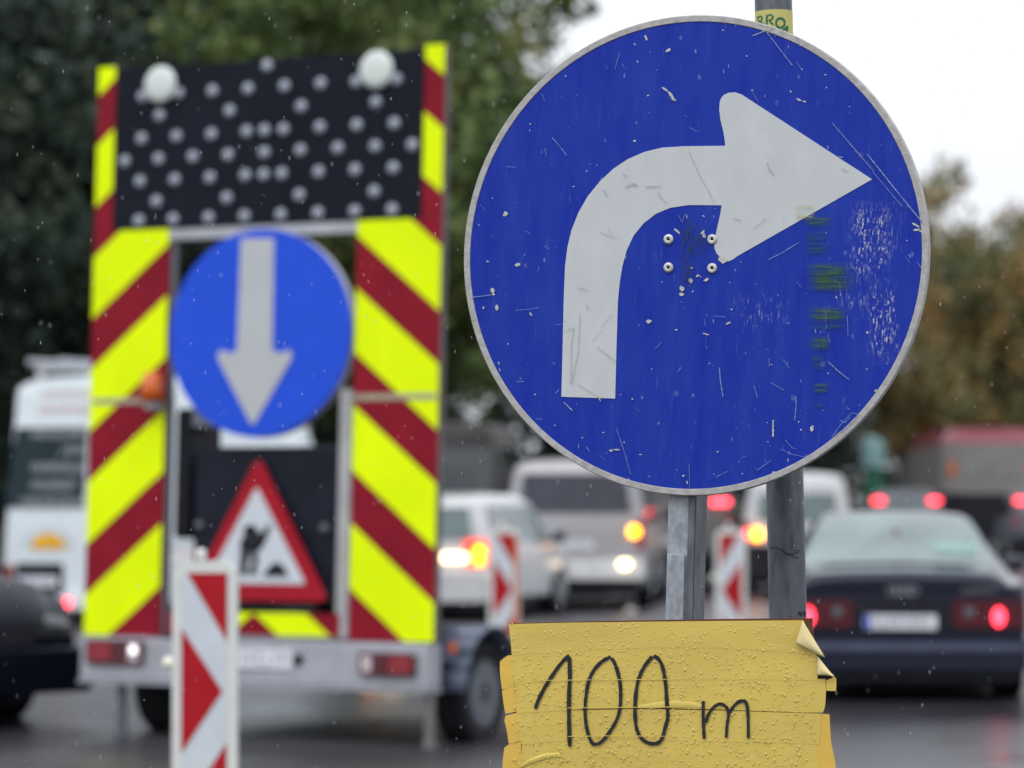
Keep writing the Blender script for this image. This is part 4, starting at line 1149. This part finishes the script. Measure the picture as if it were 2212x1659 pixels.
def chip(b, px, py, r, asp=1.0, ang=0.0):
    n_ = 9; y = sy(); pts = []
    for i in range(n_):
        a = 2*math.pi*i/n_; rr = r*rnd.uniform(.65, 1.2)
        dx, dy = rr*math.cos(a), rr*math.sin(a)*asp
        pts.append(S.p3(px+dx*math.cos(ang)-dy*math.sin(ang), py+dx*math.sin(ang)+dy*math.cos(ang), y))
    b.poly(pts)
def scratch(b, pts, w_):
    y = sy(); b.ribbon(pts, w_, lambda px, py: S.p3(px, py, y), .45)
b = MB()
for x, y, r, asp, ang in ((215,972,15,.7,-.5),(855,172,14,.35,1.3),(955,228,13,.6,-.6),(940,405,16,.3,.6),(968,432,22,.35,.9),(980,452,14,.3,.5),(803,640,7,.6,0),(864,434,6,.6,0),(1512,415,8,.3,1),
        (1548,452,14,.35,.4),(1575,462,9,.4,.2),(1338,410,5,.6,0),(490,345,5,.6,0),(1670,340,5,.6,0),(816,280,6,.5,1),(1118,1070,14,.6,1.4),(1112,1055,16,.35,-.9),(995,1050,22,.2,.7),(1040,985,10,.25,1.5),(328,563,5,.5,0),(1563,315,5,.5,1.2),
        (2080,1022,18,.3,.5),(2085,1045,18,.3,-.1),(2105,1050,10,.6,0),(525,848,5,.5,0),(95,1022,4,.6,0),(1115,982,7,.4,.4),(1375,585,5,.4,0)):
    p = Z1(x, y); chip(b, p[0], p[1], r*.4752, asp, ang)
for x, y, r, asp, ang in ((158,215,14,.8,1.4),(160,232,9,.6,0),(176,292,14,.6,1.5),(115,293,7,.6,1.5),(270,98,13,.6,-.3),(134,82,6,.7,0),(330,322,12,.35,1),(866,355,13,.7,-.4),(992,393,6,.8,0),(1125,412,17,.2,.3),
        (1203,75,20,.85,.2),(1062,112,6,.8,0),(1090,148,12,.4,-.4),(1058,168,14,.7,1.3),(1130,165,14,.5,-.5),(1017,205,12,.9,1),(1018,232,12,.7,0),(1230,362,14,.3,-.4),(1244,300,6,.5,0),(1608,845,12,.8,1.2),(1612,832,6,.6,0),
        (185,545,7,.4,1.4),(190,575,7,.35,1.4),(1898,670,8,.6,-.8),(1432,806,5,.6,0),(695,942,8,.8,0),(720,938,17,.2,.05),(755,905,6,.5,1.4),(660,860,5,.5,0),(566,884,4,.6,0),(1640,990-45,6,.6,0),(1500,985,9,.25,1.4),(1440,1042,14,.35,.1),(1025,1057,6,.7,0),(1860,405,6,.7,0),(1890,245,5,.8,0),
        (1720,245,8,.4,1.4),(1738,232,6,.3,1.4),(2105,110,6,.4,1.2),(350,687,6,.5,0),(830,960,9,.25,.1),(1180,948,5,.7,0),(440,828,4,.7,0)):
    p = Z2(x, y); chip(b, p[0], p[1], r*.4752, asp, ang)
k = 0
while k < 110:
    px, py = 1506+rnd.uniform(-495, 495), 550+rnd.uniform(-505, 505)
    if not in_disc(px, py, .96) or on_arrow(px, py): continue
    if rnd.random() > (.45 if py < 550 else 1): continue
    chip(b, px, py, rnd.choice((.8, 1.0, 1.3, 1.9)), rnd.uniform(.3, .9), rnd.uniform(-1.5, 1.5)); k += 1
b.build('paint_chips', M_CHIP, sign)['kind'] = 'stuff'
b = MB()
for x0_, y0_, x1_, y1_, w_ in ((1395,135,1520,298,3.2),(1700,558,1890,778,3.0),(1860,700,2110,1010,4.4),(1885,780,2020,940,2),(428,625,495,708,2.6),(735,240,715,312,1.8),(380,425,393,458,1.6),(395,672,402,710,1.8),(1055,580,1085,600,2.2),
        (1535,280,1560,312,1.5),(1000,975,1020,1010,1.8),(1035,970,1018,1010,1.6),(305,1048,330,1065,1.5),(215,757,262,762,1.5),(670,295,680,315,1.4),(745,290,757,310,1.6),(1330,408,1365,462,1.4),(100,930,125,960,1.2),(655,860,682,895,1.6),(1260,110,1262,124,2),(1550,195,1556,212,2),(1440,90+60,1442,170,1.4),(1540,170,1545,190,1.4)):
    scratch(b, [Z1(x0_, y0_), Z1((x0_+x1_)/2+rnd.uniform(-2, 2), (y0_+y1_)/2), Z1(x1_, y1_)], w_*.62)
for pts, w_ in (([(1188,565),(1192,620),(1205,698)], 4.4), ([(1535,695),(1537,740),(1530,805)], 3.6), ([(1680,535),(1725,578),(1778,620)], 3.6), ([(1415,520),(1414,560)], 2.2), ([(1478,528),(1508,570)], 2.4), ([(1345,645),(1362,705)], 2), ([(1420,632),(1482,668)], 2),
        ([(262,305),(320,300),(370,292)], 1.8), ([(62,245),(110,240),(150,234)], 3.2), ([(1015,562),(998,585)], 2), ([(720,840),(760,960),(785,1050)], 2), ([(460,665),(443,682)], 3), ([(585,925),(598,948)], 3), ([(547,910),(549,932)], 3),
        ([(1465,935),(1520,960),(1580,972)], 1.6), ([(1488,895),(1525,935)], 1.8), ([(1362,1030),(1425,985)], 1.8), ([(1172,1062),(1225,1036)], 1.8), ([(355,797),(382,800)], 2.4), ([(265,630),(300,628)], 2), ([(1408,75),(1470,45),(1550,-5)], 2.4),
        ([(1770,330),(1773,420)], 2), ([(1700,880),(1735,830),(1790,770),(1815,775),(1805,805),(1770,835),(1715,870)], 2.2), ([(1765,745),(1780,755)], 2), ([(1735,805),(1760,815),(1785,790)], 2), ([(1050,1000),(1052,1110)], 1.5), ([(430,540),(445,552)], 2), ([(1160,330),(1215,335)], 1.6), ([(1285,975),(1310,968)], 1.4), ([(895,480),(925,450)], 1.5), ([(1540,175),(1560,200)], 1.5), ([(2088,85),(2105,110)], 2.2)):
    scratch(b, [Z2(*p) for p in pts], w_*.62)
k = 0
while k < 22:
    px, py = 1506+rnd.uniform(-490, 490), 550+rnd.uniform(-500, 500)
    if not in_disc(px, py, .93) or on_arrow(px, py): continue
    a = rnd.gauss(1.2, .6); L = rnd.uniform(4, 16); scratch(b, [(px, py), (px+L*math.cos(a), py+L*math.sin(a))], rnd.uniform(.5, .9)); k += 1
b.build('scratches', M_SCR, sign)['kind'] = 'stuff'
b = MB()
for pts, w_ in (([(1050,690),(1100,800),(1140,870),(1165,930)], 2), ([(905,870),(925,900),(950,925)], 2.4), ([(760,848),(800,835),(815,845)], 4), ([(850,848),(925,846)], 3), ([(750,790),(765,800)], 4), ([(1405,740),(1415,770),(1435,795)], 3), ([(1730,712),(1750,716)], 4), ([(1745,765),(1770,780)], 4),
        ([(640,1050),(680,1070),(720,1078)], 1.8), ([(680,1035),(700,1065)], 1.8), ([(1340,1040),(1400,990)], 1.6), ([(1250,990),(1285,1000)], 3), ([(800,197),(806,205)], 6), ([(1340,162),(1400,138),(1425,128)], 3.2)):
    scratch(b, [Z1(*p) for p in pts], w_*.6)
for pts, w_ in (([(525,380),(515,460),(512,640),(545,500),(555,320)], 2.2), ([(490,400),(525,380)], 2), ([(630,468),(670,500),(715,538)], 2.2), ([(540,640),(570,655),(640,700)], 1.8), ([(660,390),(610,440)], 1.5), ([(700,320),(650,380)], 1.5), ([(585,280),(590,300)], 4), ([(480,722),(520,760)], 2.4), ([(640,700),(648,718)], 5), ([(1040,1080),(1042,1095)], 8), ([(540,200),(590,215)], 1.8), ([(1432,810),(1432,880)], 6)):
    scratch(b, [Z2(*p) for p in pts], w_*.6)
k = 0
while k < 40:
    px, py = 1213+rnd.uniform(0, 660), 200+rnd.uniform(0, 660)
    if not on_arrow(px, py): continue
    chip(b, px, py, rnd.uniform(.7, 1.6), rnd.uniform(.3, .8), rnd.uniform(-1, 1)); k += 1
b.build('dark_scuffs', M_DSCR, sign)['kind'] = 'stuff'
# grime patch between the rivets, green paint smears, painted sheen of wet streaks: thin films with broken edges
def film_mat(name, col, rough, st, scale, lo, hi, amax=1.0, spec=.5, edge=None, coat=0):
    m = bpy.data.materials.new(name); m.use_nodes = True; t = m.node_tree; p = t.nodes['Principled BSDF']
    tc = t.nodes.new('ShaderNodeTexCoord'); mp = t.nodes.new('ShaderNodeMapping'); mp.inputs['Scale'].default_value = st
    t.links.new(tc.outputs['Object'], mp.inputs[0])
    n = t.nodes.new('ShaderNodeTexNoise'); n.inputs['Scale'].default_value = scale; n.inputs['Detail'].default_value = 6; n.inputs['Roughness'].default_value = .65
    t.links.new(mp.outputs[0], n.inputs['Vector'])
    mr = t.nodes.new('ShaderNodeMapRange'); mr.inputs['From Min'].default_value = lo; mr.inputs['From Max'].default_value = hi; mr.inputs['To Max'].default_value = amax
    t.links.new(n.outputs[0], mr.inputs[0])
    uv = t.nodes.new('ShaderNodeUVMap'); sx_ = t.nodes.new('ShaderNodeSeparateXYZ'); t.links.new(uv.outputs[0], sx_.inputs[0])
    last = mr.outputs[0]
    for ch in (0, 1):
        # fades towards the border of the film
        pp = t.nodes.new('ShaderNodeMath'); pp.operation = 'PINGPONG'; pp.inputs[1].default_value = .5; t.links.new(sx_.outputs[ch], pp.inputs[0])
        r2 = t.nodes.new('ShaderNodeMapRange'); r2.inputs['From Max'].default_value = .5 if edge is None else edge; t.links.new(pp.outputs[0], r2.inputs[0])
        mu_ = t.nodes.new('ShaderNodeMath'); mu_.operation = 'MULTIPLY'; t.links.new(last, mu_.inputs[0]); t.links.new(r2.outputs[0], mu_.inputs[1]); last = mu_.outputs[0]
    t.links.new(last, p.inputs['Alpha'])
    p.inputs['Base Color'].default_value = (*col, 1); p.inputs['Roughness'].default_value = rough; p.inputs['Specular IOR Level'].default_value = spec
    p.inputs['Coat Weight'].default_value = coat
    return m
def film(name, px0, px1, py0, py1, m, y=None):
    y = sy() if y is None else y
    me = bpy.data.meshes.new(name)
    me.from_pydata([S.p3(px0, py1, y), S.p3(px1, py1, y), S.p3(px1, py0, y), S.p3(px0, py0, y)], [], [(0, 1, 2, 3)])
    uvl = me.uv_layers.new(name='UVMap')
    for i, c in enumerate(((0, 0), (1, 0), (1, 1), (0, 1))): uvl.data[i].uv = c
    return link(name, me, m, sign)
M_GREEN = film_mat('green_smear', (.038, .105, .014), .5, (.9, 1, 12), 20, .33, .60, .88, .25, edge=.30)
M_GREENF = film_mat('green_smear_faint', (.02, .085, .05), .5, (.7, 1, 12), 22, .40, .66, .7, .25, edge=.25)
M_YSM = film_mat('yellow_smear', (.42, .40, .10), .5, (.7, 1, 14), 22, .38, .66, .7, .25, edge=.2)
for x0_, x1_, y0_, y1_, m in ((1735,1800,466,492,M_GREEN),(1736,1790,498,522,M_GREENF),(1736,1792,518,552,M_GREENF),(1738,1846,566,604,M_GREEN),(1740,1848,590,632,M_GREEN),(1742,1832,660,698,M_GREEN),(1742,1828,698,712,M_GREENF),
        (1744,1796,724,758,M_GREEN),(1750,1782,768,782,M_GREENF),(1748,1790,782,800,M_GREENF),(1754,1792,826,850,M_GREEN),(1756,1778,868,882,M_GREENF),(1716,1762,442,476,M_YSM)):
    film('paint_smear', x0_, x1_, y0_, y1_, m)
M_SHEEN = film_mat('painted_wet_sheen', (.56, .56, .62), .15, (3.2, 1, .9), 95, .53, .66, .9, .6, edge=.30, coat=1)  # pale film colour paints the glimmer of light on the wet face
M_SHEENF = film_mat('painted_wet_sheen_fine', (.48, .50, .62), .2, (5.0, 1, .7), 70, .56, .80, .75, .6, edge=.35, coat=1)
for x0_, x1_, y0_, y1_, m in ((1830,1930,430,610,M_SHEEN),(1870,1945,600,790,M_SHEEN),(1558,1740,630,720,M_SHEENF),(1800,1900,560,700,M_SHEENF),(1880,1960,420,560,M_SHEENF),(1775,1800,640,760,M_SHEENF)):
    film('painted_wet_sheen', x0_, x1_, y0_, y1_, m)
M_GRIME = film_mat('grime', (.03, .045, .08), .6, (2.5, 1, 1), 60, .42, .66, .75, .2, edge=.3)
film('grime', 1468, 1500, 450, 640, M_GRIME); film('grime', 1480, 1530, 480, 560, M_GRIME)

# ================================================================== THE YELLOW "100 m" BOARD
Bf = Frame(1428, 1400, 6.42, 12, 0, -.9)
bd = empty('distance_board', Bf.mw); tag(bd, 'hardboard sheet wrapped in wet yellow tape, handwritten 100 m, fixed to the square post', 'handmade sign')
D3 = lambda x, y: (1051.3+x*.36344, 1298.6+y*.36344)
D8 = lambda x, y: (1669.7+x*.21721, 1298.6+y*.21721)
M_HARD = mat('hardboard', (.115, .045, .028), .6, var=.3, scale=40)
b = MB()
edge = [(1101, 1346), (1300, 1341.5), (1500, 1338), (1756, 1335), (1755, 1352), (1757.5, 1360), (1756, 1372), (1759, 1378), (1757, 1500), (1760, 1700), (1112, 1706)]
b.slab([Bf.loc(*p) for p in edge], 0, .006); b.build('hardboard', M_HARD, bd)
def tape_mat(name, c, k):
    m = mat(name, c, .40, var=.09, scale=5, spec=.35, bump=.12, bscale=14, stretch=(.5, 1, 2))
    return m
M_TAPE = tape_mat('yellow_tape', (.57, .425, .092), 0)
M_TAPE2 = tape_mat('yellow_tape_loose', (.62, .40, .070), 0)
M_TAPEB = mat('tape_underside', (.60, .50, .25), .6, var=.08, scale=20)
def sheet(name, outline, y, m, conv=D3, th=.0006, wav=0.0):
    q = MB(); pts = [Bf.loc(*conv(*p)) for p in outline]
    q.slab(pts, y, y+th)
    return q.build(name, m, bd)
def jag(p0, p1, n_, a):
    return [(p0[0]+(p1[0]-p0[0])*i/n_+rnd.uniform(-a, a), p0[1]+(p1[1]-p0[1])*i/n_+rnd.uniform(-a, a)) for i in range(n_+1)]
strips = [
 # bottom-most first, each laid a little prouder than the one below it
 ('tape_strip', [(205, 1105), (200, 1000), (205, 930), (212, 832), (700, 808), (1050, 815), (1400, 825), (1962, 838), (1968, 920), (1975, 1010), (1972, 1105)], -.0010),
 ('tape_strip', [(210, 850), (200, 835), (178, 740), (180, 662), (215, 655), (900, 640), (1400, 650), (1985, 668), (1990, 670), (1985, 760), (1975, 850), (1400, 836), (1000, 822), (600, 822)], -.0014),
 ('tape_strip', [(180, 668), (175, 600), (168, 480), (600, 470), (1100, 462), (1500, 462), (2013, 462), (2018, 520), (2014, 600), (2008, 640), (1998, 662), (1900, 662), (1300, 641), (1000, 633), (600, 640)], -.0020),
 ('tape_strip', [(168, 492), (160, 400), (150, 318), (500, 292), (1000, 272), (1500, 278), (1962, 318), (1968, 400), (1967, 470), (1500, 467), (1100, 468), (600, 473)], -.0024),
 ('tape_strip', [(152, 322), (142, 220), (134, 136), (450, 128), (1000, 121), (1500, 116), (1882, 113), (1925, 200), (1962, 318), (1700, 296), (1400, 278), (1000, 276), (500, 297)], -.0028),
]
for nm, o_, y in strips: sheet(nm, o_, y, M_TAPE)
# loose tape ends sticking out past the board
ends = [
 ([(158, 320), (128, 322), (100, 340), (80, 358), (79, 400), (84, 470), (92, 525), (130, 512), (166, 488), (166, 400)], -.0017, M_TAPE2),
 ([(166, 490), (92, 530), (98, 590), (112, 668), (150, 662), (178, 655), (172, 570)], -.0012, M_TAPE2),
 ([(180, 662), (112, 682), (106, 706), (120, 770), (132, 848), (170, 842), (200, 832), (184, 740)], -.0007, M_TAPE2),
 ([(205, 835), (130, 852), (106, 870), (96, 940), (92, 1105), (206, 1105)], -.0004, M_TAPE2),
 ([(1975, 668), (2038, 672), (2040, 740), (2046, 830), (2058, 890), (2070, 950), (2090, 1105), (1960, 1105), (1965, 850)], -.0005, M_TAPE2),
 ([(2018, 470), (2068, 450), (2078, 462), (2079, 500), (2076, 534), (2020, 532)], -.0013, M_TAPE),
]
for o_, y, m in ends: sheet('tape_end', o_, y, m)
# curled corners: curved sheets standing off the board
def curl(name, quad, offs, m, nn=8):
    q = MB(); g = []
    A, B, C, E = [Vector(Bf.loc(*D8(*p))) for p in quad]
    for i in range(nn+1):
        row = []
        for j in range(nn+1):
            u, v_ = i/nn, j/nn
            p = A.lerp(B, u).lerp(E.lerp(C, u), v_)
            o_ = (offs[0]*(1-u)+offs[1]*u)*(1-v_) + (offs[3]*(1-u)+offs[2]*u)*v_
            row.append(q.b.verts.new((p.x, -o_-.006*math.sin(math.pi*u)*math.sin(math.pi*v_), p.y)))
        g.append(row)
    for i in range(nn):
        for j in range(nn): q.b.faces.new([g[i][j], g[i+1][j], g[i+1][j+1], g[i][j+1]])
    o = q.build(name, m, bd, smooth=True); o.modifiers.new('t', 'SOLIDIFY').thickness = .0006; return o
curl('curled_tape', [(300, 190), (530, 552), (505, 552), (233, 415)], (.008, .020, .018, .014), M_TAPEB)
curl('curled_tape', [(446, 545), (628, 762), (600, 742), (445, 732)], (.006, .012, .014, .012), M_TAPEB)
b = MB()
# wrinkles in the tape
def wrinkle(pts, h, w_):
    prev = None
    for i, p in enumerate(pts):
        t = i/(len(pts)-1); hh = h*math.sin(math.pi*t)+.0004; ww = w_*(.4+.6*math.sin(math.pi*t))
        x, z = Bf.loc(*D3(*p)); row = [b.b.verts.new((x, -.0029, z-ww)), b.b.verts.new((x, -.0030-hh, z)), b.b.verts.new((x, -.0029, z+ww*.5))]
        if prev:
            for j in range(2): b.b.faces.new([prev[j], row[j], row[j+1], prev[j+1]])
        prev = row
wrinkle([(195, 985), (260, 945), (350, 915), (440, 905)], .004, .008)
M_WR = mat('tape_wrinkle_yellow', (.61, .475, .12), .4, var=.05)
b.build('tape_wrinkle', M_WR, bd, smooth=True)
b = MB()
wrinkle([(900, 625), (1000, 614), (1100, 603), (1200, 606), (1300, 622)], .0016, .009)
b.build('tape_wrinkle', M_WR, bd, smooth=True)
# the handwriting
strokes = [[(290,640),(300,602),(340,520),(372,470),(430,382),(478,330),(492,326)], [(490,330),(496,430),(489,560),(488,700),(494,865)],
 [(738,330),(690,352),(640,402),(605,470),(590,560),(583,650),(590,740),(612,820),(630,850),(665,850),(700,820),(750,750),(785,680),(797,600),(796,500),(780,420),(760,365),(742,338)],
 [(985,328),(940,380),(905,450),(888,530),(880,640),(885,740),(905,800),(940,835),(985,850),(1030,840),(1050,800),(1060,750),(1080,690),(1070,600),(1065,500),(1055,430),(1040,370),(1015,335),(990,326)],
 [(1288,593),(1285,680),(1293,820)], [(1300,725),(1320,662),(1360,617),(1400,607),(1432,638),(1440,670),(1427,740),(1424,812)], [(1442,662),(1480,607),(1520,588),(1546,602),(1554,680),(1555,815)]]
b = MB()
for i, sks in enumerate(strokes):
    # smooth the hand-drawn line
    P = sks
    for _ in range(2):
        Q = [P[0]]
        for a, c in zip(P, P[1:]): Q += [(a[0]*.75+c[0]*.25, a[1]*.75+c[1]*.25), (a[0]*.25+c[0]*.75, a[1]*.25+c[1]*.75)]
        Q.append(P[-1]); P = Q
    yy = -.0053-.00005*i
    b.ribbon(P, (22, 24, 21, 22, 20, 19, 20)[i], lambda x, y: Bf.p3(*D3(x, y), yy), .17)
b.build('handwriting', mat('marker_black', (.010, .010, .012), .35, var=.5, scale=60, spec=.4), bd)
b = MB()
for pts in ([(280, 471), (700, 467), (1090, 464)], [(480, 634), (800, 631), (1095, 629)], [(480, 804), (760, 800), (1060, 803)]):
    b.ribbon(pts, 3.6, lambda x, y: Bf.p3(*D3(x, y), -.0060), .5)
b.build('tape_seams', M_WR, bd)['kind'] = 'stuff'
# rain drops on the tape
rd = random.Random(12); b = MB()
M_DROP = mat('water_drop', (.59, .445, .105), .08, var=.04, spec=.5, coat=.25)
for k in range(2100):
    px = rd.uniform(150, 1955); py = rd.uniform(130, 1020)
    if px > 1860 and py < 250: continue
    r = rd.choice((.0007, .0008, .0010, .0012, .0014, .0019)) * (1.25 if rd.random() < .08 else 1)
    x, z = Bf.loc(*D3(px, py)); el_ = rd.uniform(1.0, 1.7); ns = 7; sh = rd.uniform(-.25, .25)
    rings = []
    for h_, rr in ((0, 1.0), (.32, .80), (.52, .42)):
        ring = []
        for i in range(ns):
            a = 2*math.pi*i/ns; dx, dz_ = rr*r*math.cos(a), rr*r*math.sin(a)*el_
            if dz_ > 0: dx *= .8
            ring.append(b.b.verts.new((x+dx+sh*dz_, -.0029-h_*r, z+dz_-h_*r*.5)))
        rings.append(ring)
    for q in range(2):
        for i in range(ns): b.b.faces.new([rings[q][i], rings[q][(i+1) % ns], rings[q+1][(i+1) % ns], rings[q+1][i]])
    b.b.faces.new(rings[-1])
b.build('water_drops', M_DROP, bd, smooth=True)['kind'] = 'stuff'

# ================================================================== FALLING RAIN
rr_ = random.Random(5); b = MB()
for k in range(950):
    y = rr_.uniform(5.0, 9.5); s_ = y/7000.0
    x = rr_.uniform(-1300, 1300)*s_; z = CAM_H + rr_.uniform(-620, 1150)*s_
    L = rr_.uniform(.0016, .0042); r = rr_.uniform(.0004, .00062)
    b.lathe([(.0001, -L), (r, -L*.4), (r*.9, L*.2), (.0001, L)], (x, y, z), 'Z', 5)
o = b.build('rain', mat('rain_water', (.62, .65, .70), .1, spec=.8, coat=1, alpha=.75), smooth=True)
tag(o, 'fine rain drops falling through the air', 'rain', kind='stuff')
